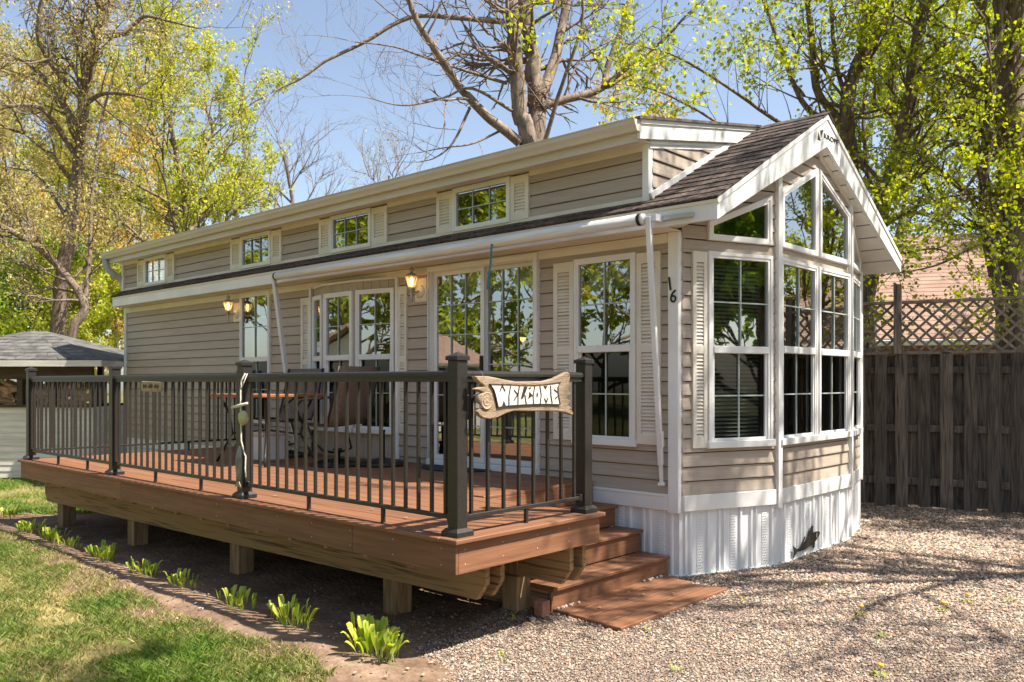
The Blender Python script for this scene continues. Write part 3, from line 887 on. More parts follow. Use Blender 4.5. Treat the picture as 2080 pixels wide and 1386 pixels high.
while s < slen - 0.02:
    x_hi = XF + 0.012; x = x_hi
    y_here = YE + s * math.cos(ang)
    x_lo = (XDL - 0.02) if y_here < -0.10 else XD + 0.03
    if row % 2: x -= 0.12 * (row % 3)
    first = True
    while x > x_lo + 0.05:
        w = rs.choice([0.18, 0.24, 0.30, 0.36]) if y_here >= -0.10 else rs.choice([0.30, 0.36, 0.42])
        if first and row % 2: 
            tab(x, x_hi - x, s) if x_hi - x > 0.05 else None
        first = False
        w = min(w, x - x_lo)
        if w > 0.05: tab(x - w, w, s)
        x -= w
    s += EXS; row += 1
for i in range(4):
    x = XF - 0.18 - i * 0.17
    MB().prism([(x, YP - .12, ZP - .055), (x, YP, ZP + .016), (x, YP + .12, ZP - .055), (x, YP + .12, ZP - .063), (x, YP, ZP + .008), (x, YP - .12, ZP - .063)], (0.20, 0, 0.004 * (i % 2))).build('ridge_cap', M['shingle'], cabin)
# eave: fascia with drip edge, soffit
box('eave_fascia', XDL + 0.03, XF - 0.0284, YE, YE + 0.024, 2.752, 2.880, M['white'], cabin, 0.003)
box('eave_drip_edge', XDL + 0.03, XF + 0.0095, YE - 0.010, YE + 0.02, 2.872, 2.900, M['cream'], cabin, 0.003)
box('eave_soffit', XDL + 0.03, 0.02, YE + 0.024, -0.002, 2.752, 2.760, M['cream'], cabin, 0)
MB().prism([(0.02, YE + .024, 2.752), (XF - .03, YE + .024, 2.752), (XF - .03, 0.12, zsoff(.12)), (0.02, 0.02, 2.83), (-0.09, -0.01, 2.755), (-0.09, YE + .024, 2.752)], (0, 0, 0.10)).build('eave_return', M['cream'], cabin)
box('rear_fascia', XDL + 0.03, XF - 0.001, YR - 0.024, YR, 2.752, 2.905, M['white'], cabin, 0)
# flashing where the dormer end meets the slope
MB().prism([(XD + .015, YE + .20, zroof(YE + .20) + .004), (XD + .015, 1.45, zroof(1.45) + .004), (XD + .015, 1.45, zroof(1.45) + .055), (XD + .015, YE + .16, zroof(YE + .20) + .05)], (0.022, 0, 0)).build('step_flashing', M['white'], cabin)
# rake boards of the gable
for side in (0, 1):
    f_ = (lambda y: y) if side == 0 else (lambda y: 2 * YP - y)
    poly = [(XF - .028, f_(YE), ZS0), (XF - .028, f_(YP), zsoff(YP)), (XF - .028, f_(YP), ZP - .012), (XF - .028, f_(YE), ZE - .012)]
    MB().prism(poly, (0.028, 0, 0)).build('rake_board', M['white'], cabin)
    poly = [(XF, f_(YE), ZE - .045), (XF, f_(YP), ZP - .045), (XF, f_(YP), ZP - .004), (XF, f_(YE), ZE - .004)]
    MB().prism(poly, (0.010, 0, 0)).build('rake_drip_edge', M['white'], cabin)
    # soffit boards under the overhang, one by one
    nb = 19
    for i in range(nb):
        ya = YE + .024 + (YP - YE - .03) * i / nb; yb = YE + .024 + (YP - YE - .03) * (i + 1) / nb - 0.010
        g = 0.009 * (i % 2)
        MB().prism([(0.0, f_(ya), zsoff(ya) - g), (XF - .028, f_(ya), zsoff(ya) - g), (XF - .028, f_(yb), zsoff(yb) - g), (0.0, f_(yb), zsoff(yb) - g)], (0, 0, 0.008)).build('soffit_board', M['white'], cabin)
    # cream trim where the gable wall meets the soffit
for (fa, ua, ub) in ((F1, 0.05, L1), (F2, 0.0, 0.80), (F2, 0.80, 1.6), (F3, 0.0, L3)):
    a = fa.at(ua, 0.006); b = fa.at(ub, 0.006)
    za_, zb2 = zsoff(a.y), zsoff(b.y)
    MB().prism([(a.x, a.y, za_ - .045), (b.x, b.y, zb2 - .045), (b.x, b.y, zb2), (a.x, a.y, za_)], fa.n * 0.022).build('gable_frieze', M['cream'], cabin)

# house number and maker's lettering
text_mesh('1', 0.155, 0.004, M['black'], 'house_number', cabin, (-0.062, -0.040, 2.335), (R(90), R(-8), 0), 0.9)
text_mesh('6', 0.150, 0.004, M['black'], 'house_number', cabin, (-0.030, -0.040, 2.235), (R(90), R(8), 0), 0.9)
rk = math.atan(SL_IN)
text_mesh('KROPF', 0.064, 0.002, M['char'], 'lettering', cabin, (XF + 0.003, 1.815, 3.777), (R(90), 0, R(90)), 1.7)
for tri in ([(1.510, 3.712), (1.578, 3.716), (1.532, 3.778)], [(1.572, 3.806), (1.585, 3.745), (1.640, 3.826)]):
    MB().prism([(XF + .001, y_, z_) for y_, z_ in tri], (0.003, 0, 0)).build('maker_mark', M['char'], cabin)

# ---------------------------------------------------------------- sliding door
du0, du1, dz0, dz1 = DOOR
door, I = frame_part(F0, rect(*DOOR), 0.050, 0.0, 0.050, 'sliding_door')
dw, dh = du1 - du0, dz1 - dz0
for k, (a, b, y, cols) in enumerate(((0.052, dw / 2 + 0.03, -0.010, 3), (dw / 2 - 0.005, dw - 0.052, 0.026, 3))):
    P = rect(a, b, 0.062, dh - 0.052); In = offset_poly(P, 0.048)
    leaf = MB().ring([(u, y, z) for u, z in P], [(u, y, z) for u, z in In], (0, 0.032, 0)).build('door_leaf', M['white'], door)
    pane(leaf, In, y + 0.012, M['glass'])
    bars(leaf, 'muntin', In, cols, 6, y + 0.004, 0.011, M['muntin'])
box('threshold', 0.0, dw, -0.070, -0.050, 0.0, 0.058, M['white'], door, 0.003)
box('track_rail', 0.05, dw - .05, -0.050, 0.05, 0.0, 0.062, M['alu_grey'], door, 0.003)
box('handle', dw / 2 + 0.00, dw / 2 + 0.028, -0.048, -0.012, 0.92, 1.10, M['black'], door, 0.006)
for i in range(2): box('jamb_line', 0.018 + i * .014, 0.022 + i * .014, -0.060, -0.055, 0.06, dh - .05, M['alu_grey'], door, 0)

# ---------------------------------------------------------------- box bay window on the long wall
bx0, bx1 = BAY[0], BAY[1]
PR = 0.11                           # how far it stands out
BZ0, BZ1 = 1.000, 2.575
A_, B_, C_, D_ = (bx0 + .05, 0.0), (bx0 + 0.42, -PR), (bx1 - 0.62, -PR), (bx1 - .03, 0.0)
def seg_face(p, q): return Face(p[0], p[1], math.atan2(q[1] - p[1], q[0] - p[0])), math.hypot(q[0] - p[0], q[1] - p[1])
for p, q, cols in ((A_, B_, 1), (B_, C_, 2), (C_, D_, 2)):
    fc, ln = seg_face(p, q)
    w_ = (0.025, ln - 0.025, BZ0, BZ1)
    double_hung(fc, w_, 1.832, cols=cols)
    # vertical boards below and above
    nb = max(2, round(ln / 0.115))
    for i in range(nb):
        fbox(fc, 'bay_panel_board', ln * i / nb + .002, ln * (i + 1) / nb - .002, -0.012, 0.010, 0.716, BZ0 - .004, M['siding'])
        fbox(fc, 'bay_panel_board', ln * i / nb + .002, ln * (i + 1) / nb - .002, -0.012, 0.010, BZ1 + .004, 2.668, M['siding'])
for p in (B_, C_):
    box('bay_mullion', p[0] - .028, p[0] + .028, p[1] - .012, p[1] + .03, 0.716, 2.668, M['siding'], cabin)
MB().prism([(A_[0] - .03, 0, 2.668), (B_[0], B_[1] - .04, 2.668), (C_[0], C_[1] - .04, 2.668), (D_[0] + .03, 0, 2.668)], (0, 0, 0.022)).build('bay_head', M['white'], cabin)
box('bay_side_trim', bx0 - .008, bx0 + .03, -0.040, 0.0, 0.98, 2.690, M['white'], cabin)
box('bay_side_trim', bx1 - .03, bx1 + .008, -0.040, 0.0, 0.72, 2.690, M['white'], cabin)
backing('wall_sheet', F0, bx0, bx1, 2.60, 2.75)

# curtains just inside the glass
def curtain(x0, x1, z0, z1, y=0.10, waves=9, name='curtain'):
    n_ = waves * 6; v = []
    for z in (z0, z1):
        for i in range(n_ + 1):
            t = i / n_; v.append((x0 + (x1 - x0) * t, y + .018 * math.sin(t * waves * 2 * math.pi) * (1.0 if z == z0 else .6), z))
    return obj(name, v, [(i, i + 1, i + n_ + 2, i + n_ + 1) for i in range(n_)], M['curtain'], cabin, smooth=True)
curtain(-6.62, -6.42, 1.08, 2.66, waves=4)
curtain(-6.24, -6.03, 1.08, 2.66, waves=4)
curtain(-2.85, -1.52, 2.42, 2.66, 0.12, 16, 'valance')
curtain(-0.98, -0.46, 2.36, 2.58, 0.09, 7, 'valance')
curtain(-2.86, -2.72, 0.80, 2.42, 0.13, 3)

# pendant lamp glowing inside the cabin
t = thing('pendant_lamp', 'small lit pendant lamp hanging inside behind the sliding door', 'lamp', (-3.05, 1.55, 0))
MB().tube([(0, 0, 2.76), (0, 0, 2.2)], 0.004, 5).build('cord', M['black'], t)
MB().lathe([(0.02, 2.20), (0.05, 2.17), (0.09, 2.08)], k=14).build('lamp_shade', M['lamp_metal'], t, smooth=True)
MB().lathe([(0.005, 2.03), (0.03, 2.05), (0.04, 2.09), (0.02, 2.13)], k=12).build('bulb', M['dim_bulb'], t, smooth=True)
# ------------------------------------------------------------------ deck
ZD = 0.714
DX0, DX1, DY0 = -6.62, 0.29, -2.72
NX, NY = -0.82, -1.38              # inner corner of the stair notch
deck = thing('deck', 'raised brown composite deck with a timber beam along its front', 'deck', (-3.2, -1.4, 0))
dl = Vector(deck.location)
def dbox(name, x0, x1, y0, y1, z0, z1, mat, bevel=0.004, parent=None, rot=(0, 0, 0)):
    return box(name, x0 - dl.x, x1 - dl.x, y0 - dl.y, y1 - dl.y, z0, z1, mat, parent or deck, bevel, rot)
bw, gap = 0.138, 0.005
# picture-frame boards round the edge
dbox('nosing_board', DX0, DX1 - 0.142, DY0, DY0 + bw, ZD - .025, ZD, M['deck'])
dbox('nosing_board', DX1 - 0.138, DX1, DY0, NY, ZD - .025, ZD + .0005, M['deck_y'])
dbox('nosing_board', DX0, DX0 + bw, DY0 + bw + gap, -0.01, ZD - .025, ZD, M['deck_y'])
dbox('nosing_board', NX - bw, NX, NY + 0.0, -0.045, ZD - .025, ZD + .0005, M['deck_y'])
y = DY0 + bw + gap
r5 = random.Random(5)
while y < -0.03:
    y1 = min(y + bw, -0.012)
    xr = (DX1 - 0.143) if y1 <= NY + 0.01 else (NX - bw - .005)
    if y < NY < y1: xr = NX - bw - .005 if (y1 - NY) > 0.07 else DX1 - .143
    jx = r5.choice([-3.6, -2.7, -4.4, -1.9])
    dbox('deck_board', DX0 + bw + gap, jx - .002, y, y1, ZD - .025, ZD - r5.uniform(0, .0015), M['deck'], 0.003)
    dbox('deck_board', jx + .002, xr, y, y1, ZD - .025, ZD - r5.uniform(0, .0015), M['deck'], 0.003)
    y += bw + gap
# rim boards
for a, b in ((DX0 + .02, -4.02), (-4.017, -0.66), (-0.657, DX1 - .036)):
    dbox('rim_board', a, b, DY0 + 0.030, DY0 + 0.052, 0.520, ZD - .026, M['deck'], 0.002)
dbox('rim_board', DX1 - .058, DX1 - .036, DY0 + 0.0525, NY - .02, 0.520, ZD - .026, M['deck_y'], 0.002)
dbox('rim_board', DX0 + .022, DX0 + .044, DY0 + .048, -0.02, 0.520, ZD - .026, M['deck_y'], 0.002)
dbox('rim_board', NX - .04, NX - .02, NY, -0.05, 0.520, ZD - .026, M['deck_y'], 0.002)
dbox('rim_board', NX, DX1 - .05, NY - .045, NY - .023, 0.520, ZD - .026, M['deck'], 0.002)
# screw heads on the rim
scr = MB()
for xx in np.arange(DX0 + 0.2, DX1 - .05, 0.41):
    for zz in (0.56, 0.65): scr.lathe([(0.004, 0), (0.003, .003)], (0, 0, 0), 6) if False else scr.box(xx - .0022 - dl.x, xx + .0022 - dl.x, DY0 + .0275 - dl.y, DY0 + .031 - dl.y, zz - .0022, zz + .0022)
for yy in np.arange(DY0 + .1, NY - .05, 0.30):
    for zz in (0.57, 0.65): scr.box(DX1 - .0365 - dl.x, DX1 - .0335 - dl.x, yy - .0022 - dl.y, yy + .0022 - dl.y, zz - .0022, zz + .0022)
so = scr.build('screw_heads', M['birch'], deck); so['kind'] = 'stuff'
# joists
for xx in np.arange(DX0 + .3, DX1 - .1, 0.41):
    dbox('joist', xx, xx + .04, DY0 + .05, (NY - .05 if xx > NX - .1 else -0.05), 0.500, ZD - .027, M['beam'], 0)
# the two double beams, ends cut off at a slant, the front one a little out of true
def beam(xa, ya, xb, yb):
    th = math.atan2(yb - ya, xb - xa); ln = math.hypot(xb - xa, yb - ya)
    prof = [(0, 0.495), (ln, 0.495), (ln, 0.355), (ln - 0.075, 0.250), (0.06, 0.250), (0.0, 0.33)]
    MB().prism([(u, 0, z) for u, z in prof], (0, 0.038, 0)).build('beam', M['beam'], deck, (xa - dl.x, ya - dl.y, 0), (0, 0, th), bevel=0.003)
beam(-6.52, -2.475, 0.035, -2.235)
beam(-6.52, -2.345, 0.035, -2.105)
beam(-6.30, -1.63, 0.165, -1.595)
beam(-6.30, -1.50, 0.165, -1.465)
for (px, py) in ((-0.90, -2.135), (-2.76, -2.235), (-4.57, -2.30), (-6.18, -2.37), (-0.33, -1.56), (-2.6, -1.56), (-4.6, -1.56), (-6.1, -1.56)):
    dbox('deck_post', px - .07, px + .07, py - .07, py + .07, -0.02, 0.249, M['post_wood'], 0.005)
    dbox('deck_post_splice', px - .045, px + .045, py - .045, py + .045, 0.249, 0.47, M['post_wood'], 0)

# ------------------------------------------------------------------ stairs
stairs = thing('staircase', 'three brown composite steps between the deck and the white skirting', 'stairs', (-0.45, -0.75, 0))
sl = Vector(stairs.location)
def sbox(name, x0, x1, y0, y1, z0, z1, mat, bevel=0.004):
    return box(name, x0 - sl.x, x1 - sl.x, y0 - sl.y, y1 - sl.y, z0, z1, mat, stairs, bevel)
SY0, SY1 = -1.50, -0.045
for i, (xn, zt_) in enumerate(((-0.055, 0.178), (-0.305, 0.357), (-0.560, 0.535))):
    sy = SY0 if i == 0 else -1.40
    sbox('tread', xn - 0.135, xn, sy, SY1, zt_ - .025, zt_, M['deck_y'])
    sbox('tread', xn - 0.275, xn - 0.140, sy, SY1, zt_ - .025, zt_ - .001, M['deck_y'])
    sbox('riser', xn - 0.045, xn - 0.025, sy + .01, SY1 - .005, zt_ - .178 + .004, zt_ - .026, M['deck_y'], 0.002)
sbox('riser', NX - .018, NX + 0.002, -1.37, SY1 - .005, 0.537, ZD - .026, M['deck_y'], 0.002)
for yy in (SY0 + .012, -0.75, SY1 - .045):
    MB().prism([(-0.11 - sl.x, yy - sl.y, 0.0), (-0.85 - sl.x, yy - sl.y, 0.0), (-0.85 - sl.x, yy - sl.y, .50), (-0.62 - sl.x, yy - sl.y, .50), (-0.62 - sl.x, yy - sl.y, .33), (-0.36 - sl.x, yy - sl.y, .33), (-0.36 - sl.x, yy - sl.y, .152), (-0.11 - sl.x, yy - sl.y, .152)], (0, .03, 0)).build('stringer', M['beam'], stairs)

pad = thing('step_pad', 'flat pad of four brown planks on the gravel at the foot of the steps', 'boardwalk', (0.22, -0.8, 0))
for i, (xa, ya, yb_) in enumerate(((-0.080, -1.47, -0.12), (0.070, -1.49, -0.16), (0.220, -1.50, -0.20), (0.370, -1.52, -0.17))):
    o = box('plank', xa - .22, xa + .138 - .22, ya + .8, yb_ + .8, 0.012, 0.036 + .001 * (i % 2), M['deck_y'], pad, 0.004)

# ------------------------------------------------------------------ railing
rail = thing('deck_railing', 'dark bronze metal railing round the outer edge of the deck', 'railing', (-3.2, -2.61, ZD))
rl = Vector(rail.location)
PY = -2.61
def rbox(name, x0, x1, y0, y1, z0, z1, bevel=0.003, parent=None):
    if parent is None: return box(name, x0 - rl.x, x1 - rl.x, y0 - rl.y, y1 - rl.y, z0, z1, M['rail'], rail, bevel)
RP = [(0.185, PY), (-2.06, PY), (-4.34, PY), (-6.53, PY), (0.185, -1.475), (-6.53, -0.10)]
PW = 0.039
for (px, py) in RP:
    p = box('rail_post', px - PW - rl.x, px + PW - rl.x, py - PW - rl.y, py + PW - rl.y, 0, 0.965, M['rail'], rail, 0.003)
    k = 1.22
    MB().add([(-PW * k, -PW * k, 0), (PW * k, -PW * k, 0), (PW * k, PW * k, 0), (-PW * k, PW * k, 0), (-PW * k, -PW * k, .022), (PW * k, -PW * k, .022), (PW * k, PW * k, .022), (-PW * k, PW * k, .022), (0, 0, .046)],
             [(0, 3, 2, 1), (0, 1, 5, 4), (1, 2, 6, 5), (2, 3, 7, 6), (3, 0, 4, 7), (4, 5, 8), (5, 6, 8), (6, 7, 8), (7, 4, 8)]).build('post_cap', M['rail'], p, (0, 0, 0.4825), key='postcap')
    q = 1.62
    MB().add([(-PW * q, -PW * q, 0), (PW * q, -PW * q, 0), (PW * q, PW * q, 0), (-PW * q, PW * q, 0),
              (-PW * q, -PW * q, .026), (PW * q, -PW * q, .026), (PW * q, PW * q, .026), (-PW * q, PW * q, .026),
              (-PW * 1.1, -PW * 1.1, .045), (PW * 1.1, -PW * 1.1, .045), (PW * 1.1, PW * 1.1, .045), (-PW * 1.1, PW * 1.1, .045)],
             [(0, 3, 2, 1), (0, 1, 5, 4), (1, 2, 6, 5), (2, 3, 7, 6), (3, 0, 4, 7), (4, 5, 9, 8), (5, 6, 10, 9), (6, 7, 11, 10), (7, 4, 8, 11), (8, 9, 10, 11)]).build('post_base_trim', M['rail'], p, (0, 0, -0.4815), key='postbase')
def section(a, b, n):
    (ax, ay), (bx, by) = a, b
    d = Vector((bx - ax, by - ay, 0)); ln = d.length; d.normalize(); th = math.atan2(d.y, d.x)
    s0 = Vector((ax, ay, 0)) + d * PW - Vector((rl.x, rl.y, 0)); L_ = ln - 2 * PW
    prof = [(-.028, .876), (.028, .876), (.028, .892), (.024, .902), (.010, .908), (-.010, .908), (-.024, .902), (-.028, .892)]
    MB().prism([(0, y, z) for y, z in prof], (L_, 0, 0)).build('top_rail', M['rail'], rail, s0, (0, 0, th), smooth=False)
    MB().box(0, L_, -.018, .018, .846, .876).build('rail_channel', M['rail'], rail, s0, (0, 0, th))
    MB().box(0, L_, -.017, .017, .086, .110).build('bottom_rail', M['rail'], rail, s0, (0, 0, th), bevel=0.003)
    for i in range(n):
        c = s0 + d * (L_ * (i + 0.5) / n)
        MB().box(-.0088, .0088, -.0088, .0088, 0, .738).build('baluster', M['rail'], rail, (c.x, c.y, .109), (0, 0, th), key='baluster') if 'baluster' not in MESH else link('baluster', MESH['baluster'], rail, (c.x, c.y, .109), (0, 0, th))
    for t_ in ([0.36, 0.72] if n > 12 else [0.5]):
        c = s0 + d * (L_ * t_)
        box('foot_block', c.x - .011, c.x + .011, c.y - .011, c.y + .011, 0.0, .086, M['rail'], rail, 0.002)
    for sx in (0.0, L_):
        c = s0 + d * sx
        box('rail_bracket', c.x - .022, c.x + .022, c.y - .027, c.y + .027, .078, .122, M['rail'], rail, 0.003)
section(RP[1], RP[0], 19)
section(RP[2], RP[1], 19)
section(RP[3], RP[2], 18)
section(RP[0], RP[4], 8)
section(RP[3], RP[5], 21)

# ------------------------------------------------------------------ welcome sign (hangs on the side rail, looks along +x)
sign = thing('welcome_sign', 'carved driftwood welcome sign wired to the railing beside the steps', 'sign', (0.262, -2.15, 1.47), R(90))
# local x along +y of the world, local z up, local -y outwards
def sg(a, b):
    """survey of the carved face: sign-plate units to local x, z"""
    u = 960 + a / 8.667; v = 740 + b / 8.667; s_ = (u - 972) / 196
    return (-.424 + s_ * .844, .09 - (v - 776) * (.00267 + .00038 * s_))
outl = [sg(*q) for q in [(80, 210), (270, 210), (440, 245), (570, 275), (750, 310), (1000, 305), (1250, 300), (1450, 250), (1600, 180), (1700, 135), (1745, 170), (1750, 260), (1730, 330), (1770, 370), (1730, 420), (1720, 470), (1785, 530), (1700, 560), (1690, 600), (1765, 660), (1720, 690), (1720, 730), (1795, 780), (1740, 800), (1820, 850), (1800, 905), (1660, 850), (1500, 830), (1250, 825), (1000, 830), (720, 825), (580, 870), (450, 940), (320, 970), (220, 955), (150, 900), (115, 830), (160, 780), (270, 765), (220, 720), (150, 680), (135, 600), (150, 540), (220, 500), (160, 470), (80, 440), (140, 410), (230, 400), (200, 350), (160, 330), (120, 280)]]
MB().prism([(x, 0.0, z) for x, z in outl], (0, -0.034, 0)).build('driftwood_board', M['sign_wood'], sign, bevel=0.005)
pan = [sg(*q) for q in [(315, 360), (560, 365), (800, 375), (1050, 380), (1300, 360), (1530, 330), (1480, 400), (1480, 500), (1520, 700), (1300, 695), (1100, 695), (850, 705), (600, 725), (440, 750), (400, 560), (370, 450)]]
MB().prism([(x, -0.034, z) for x, z in pan], (0, -0.006, 0)).build('birch_panel', M['birch'], sign)
pc = Vector((sum(p[0] for p in pan) / len(pan), sum(p[1] for p in pan) / len(pan)))
MB().ring([(pc.x + (x - pc.x) * 1.03, -0.033, pc.y + (z - pc.y) * 1.09) for x, z in pan], [(x, -0.033, z) for x, z in pan], (0, -0.011, 0)).build('panel_rim', M['char'], sign)
# the word is cut in outline: seven pale letters parted by dark grooves, with dark counters
def stroke(mb, pts, w=0.0065):
    for p, q in zip(pts[:-1], pts[1:]):
        p, q = sg(*p), sg(*q)
        a = Vector((p[0], 0, p[1])); b = Vector((q[0], 0, q[1])); d = (b - a).normalized(); nn = Vector((-d.z, 0, d.x)) * w / 2
        mb.prism([Vector((v.x, -0.0395, v.z)) for v in (a - nn, b - nn, b + nn, a + nn)], (0, -0.004, 0))
def blot(mb, pts): mb.prism([(sg(*p)[0], -0.0395, sg(*p)[1]) for p in pts], (0, -0.004, 0))
LET = {'w': ([[(462, 475), (500, 375), (548, 475)]], [[(498, 738), (525, 640), (558, 732)]]), 'e': ([[(700, 455), (765, 540)], [(768, 525), (695, 640)]], []), 'l': ([], [[(868, 395), (930, 400), (858, 590), (812, 620)]]),
       'c': ([[(955, 425), (992, 414)]], [[(965, 485), (1022, 552), (990, 570), (945, 612)]]), 'o': ([], [[(1103, 490), (1114, 520), (1114, 560), (1103, 590), (1092, 560), (1092, 520)]]),
       'm': ([[(1235, 600), (1268, 678), (1296, 598)]], [[(1222, 384), (1288, 384), (1256, 445)]]), 'e2': ([[(1413, 442), (1476, 492)], [(1478, 566), (1432, 614)]], [])}
for key_, (sts, bls) in LET.items():
    for s_ in sts:
        mb = MB(); stroke(mb, s_); mb.build('letter_stroke', M['char'], sign)
    for b_ in bls:
        mb = MB(); blot(mb, b_); mb.build('letter_counter', M['char'], sign)
for dv in ([(638, 388), (610, 560), (612, 716)], [(788, 390), (765, 550), (765, 702)], [(888, 545), (895, 640), (912, 698)], [(1058, 395), (1030, 550), (1037, 695)], [(1152, 390), (1176, 540), (1158, 695)], [(1350, 380), (1355, 550), (1382, 692)]):
    mb = MB(); stroke(mb, dv, 0.0075); mb.build('letter_groove', M['char'], sign)
MB().lathe([(.001, .0), (.048, .0), (.050, .004), (.044, .010), (.030, .006), (.026, .010), (.012, .008), (.001, .012)], k=18).build('cut_knot', M['sign_wood'], sign, (-.350, -0.034, -.015), (R(90), 0, 0))
for xx, zz in ((-.365, .11), (.375, .125)):
    MB().tube([(xx, -.036, zz), (xx - .004, -.012, zz + .04), (xx + .006, .035, .165), (xx + .002, .09, .168), (xx, .075, .14)], 0.0022, 5).build('wire', M['black'], sign)

# small plaque under the far top rail: weathered lettering too worn to make out
pl = thing('plaque', 'small worn wooden plaque hung under the top rail of the railing', 'sign', (-3.50, -2.638, 1.52))
MB().prism([(-.19, 0, -.040), (.16, 0, -.046), (.19, 0, -.03), (.185, 0, .04), (-.18, 0, .046), (-.195, 0, .02)], (0, -.016, 0)).build('board', M['small_sign'], pl, bevel=0.004)
mb = MB(); r9 = random.Random(9)
for i in range(26):
    x = -.15 + i * .0118
    if i in (7, 8, 16, 17): continue
    mb.box(x, x + .003, -.0185, -.0158, -.012 + r9.uniform(-.004, .006), .016 + r9.uniform(-.006, .01))
mb.build('worn_lettering', M['shed_dark'], pl)

# rope with float and carved fish on the rail post
rp_ = thing('rope_ornament', 'pale rope with a float and carved fish hanging from the railing post', 'ornament', (-1.965, -2.68, 1.60))
MB().tube([(0, .02, .02), (-.035, .01, -.03), (-.012, -.01, -.10), (-.005, -.012, -.30), (0.0, -.012, -.46), (.02, -.012, -.50), (.03, -.012, -.53)], 0.0055, 7).build('rope', M['rope'], rp_, smooth=True)
MB().tube([(.03, .02, .02), (.012, 0, -.05), (-.012, -.01, -.10)], 0.004, 6).build('rope_loop', M['rope'], rp_, smooth=True)
MB().tube([(-.115, -.02, -.226), (.0, -.026, -.210), (.10, -.02, -.192)], [.010, .012, .010], 8).build('wooden_peg', M['rope'], rp_, smooth=True)
MB().lathe([(.003, -.06), (.026, -.045), (.036, -.01), (.034, .024), (.016, .045), (.004, .048)], (0, 0, 0), 14).build('float', M['float_green'], rp_, (.028, -.012, -.292), smooth=True)
fb = MB(); prof = [(.008, 0), (.035, -.05), (.048, -.12), (.044, -.19), (.026, -.26), (.014, -.30)]
v = []; k = 12
for r_, z_ in prof:
    for i in range(k):
        a = 2 * math.pi * i / k
        v.append((r_ * 1.15 * math.cos(a) - z_ * -.08, .45 * r_ * math.sin(a), z_))
f = [(j * k + i, j * k + (i + 1) % k, (j + 1) * k + (i + 1) % k, (j + 1) * k + i) for j in range(len(prof) - 1) for i in range(k)] + [tuple(range(k)), tuple((len(prof) - 1) * k + i for i in range(k))[::-1]]
fb.add(v, f).build('fish_body', M['fishgreen'], rp_, (.0, -.025, -.50), smooth=True).scale = (.75, .75, .85)
MB().prism([(-.012, 0, 0), (.012, 0, 0), (.055, 0, -.075), (.0, 0, -.055), (-.06, 0, -.07)], (0, -.008, 0)).build('fish_tail', M['fishgreen'], rp_, (-.020, -.02, -.745)).scale = (.7, 1, .7)
MB().tube([(.05, -.02, -.53), (.075, -.02, -.57), (.07, -.02, -.66), (.08, -.02, -.72)], 0.006, 6).build('rope_end', M['rope'], rp_, smooth=True)

# cut-out fish on the skirting of the bay
fish = thing('fish_ornament', 'black metal cut-out fish fixed low on the white skirting of the bay', 'ornament', (0.402, 1.458, 0.055), R(90))
fish.scale = (1.2, 1, 0.80)
outline = [(-.20, .035), (-.155, .06), (-.10, .062), (-.03, .095), (.04, .150), (.10, .175), (.17, .180), (.225, .178), (.262, .160), (.258, .135), (.235, .115), (.20, .085), (.165, .060), (.160, .020), (.145, .015), (.13, .048), (.06, .030), (.0, .020), (-.05, .018), (-.07, -.004), (-.085, .022), (-.15, .022), (-.20, -.030), (-.19, .0), (-.195, .02)]
mb = MB(); mb.prism([(x, 0, z) for x, z in [(-.16, .05), (-.10, .058), (-.03, .092), (.04, .146), (.10, .172), (.17, .178), (.225, .176), (.262, .158), (.256, .134), (.20, .088), (.13, .048), (.0, .020), (-.10, .018), (-.16, .026)]], (0, -.006, 0)).build('fish_body', M['fish_metal'], fish)
MB().prism([(x, 0, z) for x, z in [(-.15, .05), (-.15, .026), (-.215, -.035), (-.195, .030), (-.215, .105)]], (0, -.0055, 0)).build('tail_fin', M['fish_metal'], fish)
MB().prism([(x, 0, z) for x, z in [(.05, .150), (.125, .174), (.135, .250), (.112, .262), (.085, .225)]], (0, -.0055, 0)).build('dorsal_fin', M['fish_metal'], fish)
MB().prism([(x, 0, z) for x, z in [(-.09, .062), (-.03, .145), (-.015, .165), (-.012, .15), (-.06, .070)]], (0, -.0055, 0)).build('dorsal_fin', M['fish_metal'], fish)
MB().prism([(x, 0, z) for x, z in [(.14, .055), (.17, .06), (.158, .005), (.135, .0)]], (0, -.0055, 0)).build('pelvic_fin', M['fish_metal'], fish)
MB().prism([(x, -.006, z) for x, z in [(.195, .165), (.203, .165), (.200, .110), (.192, .110)]], (0, -.002, 0)).build('gill_mark', M['birch'], fish)

# ------------------------------------------------------------------ rolled awning
aw = thing('rolled_awning', 'rolled white patio awning on two folded arms along the eave', 'awning', (-2.6, -0.42, 2.80))
MB().tube([(-2.56, 0, 0.0), (-1.2, 0, -.004), (0, 0, -.006), (1.2, 0, -.003), (2.50, 0, 0.0)], [.046, .048, .049, .048, .046], 20).build('roller_tube', M['awning'], aw, smooth=True)
for sx, s_ in ((2.50, 1), (-2.56, -1)):
    MB().tube([(sx, 0, 0), (sx + .028 * s_, 0, 0)], 0.0475, 20).build('end_collar', M['iron'], aw, smooth=True)
    MB().tube([(sx + .028 * s_, 0, 0), (sx + .050 * s_, 0, 0), (sx + .062 * s_, 0, 0)], [.046, .040, .020], 20).build('end_cap', M['alu'], aw, smooth=True)
MB().tube([(2.56, 0, 0), (2.60, 0, .004)], 0.008, 8).build('axle', M['black'], aw)
MB().tube([(-2.62, 0, 0), (-2.66, 0, .004)], 0.008, 8).build('axle', M['black'], aw)
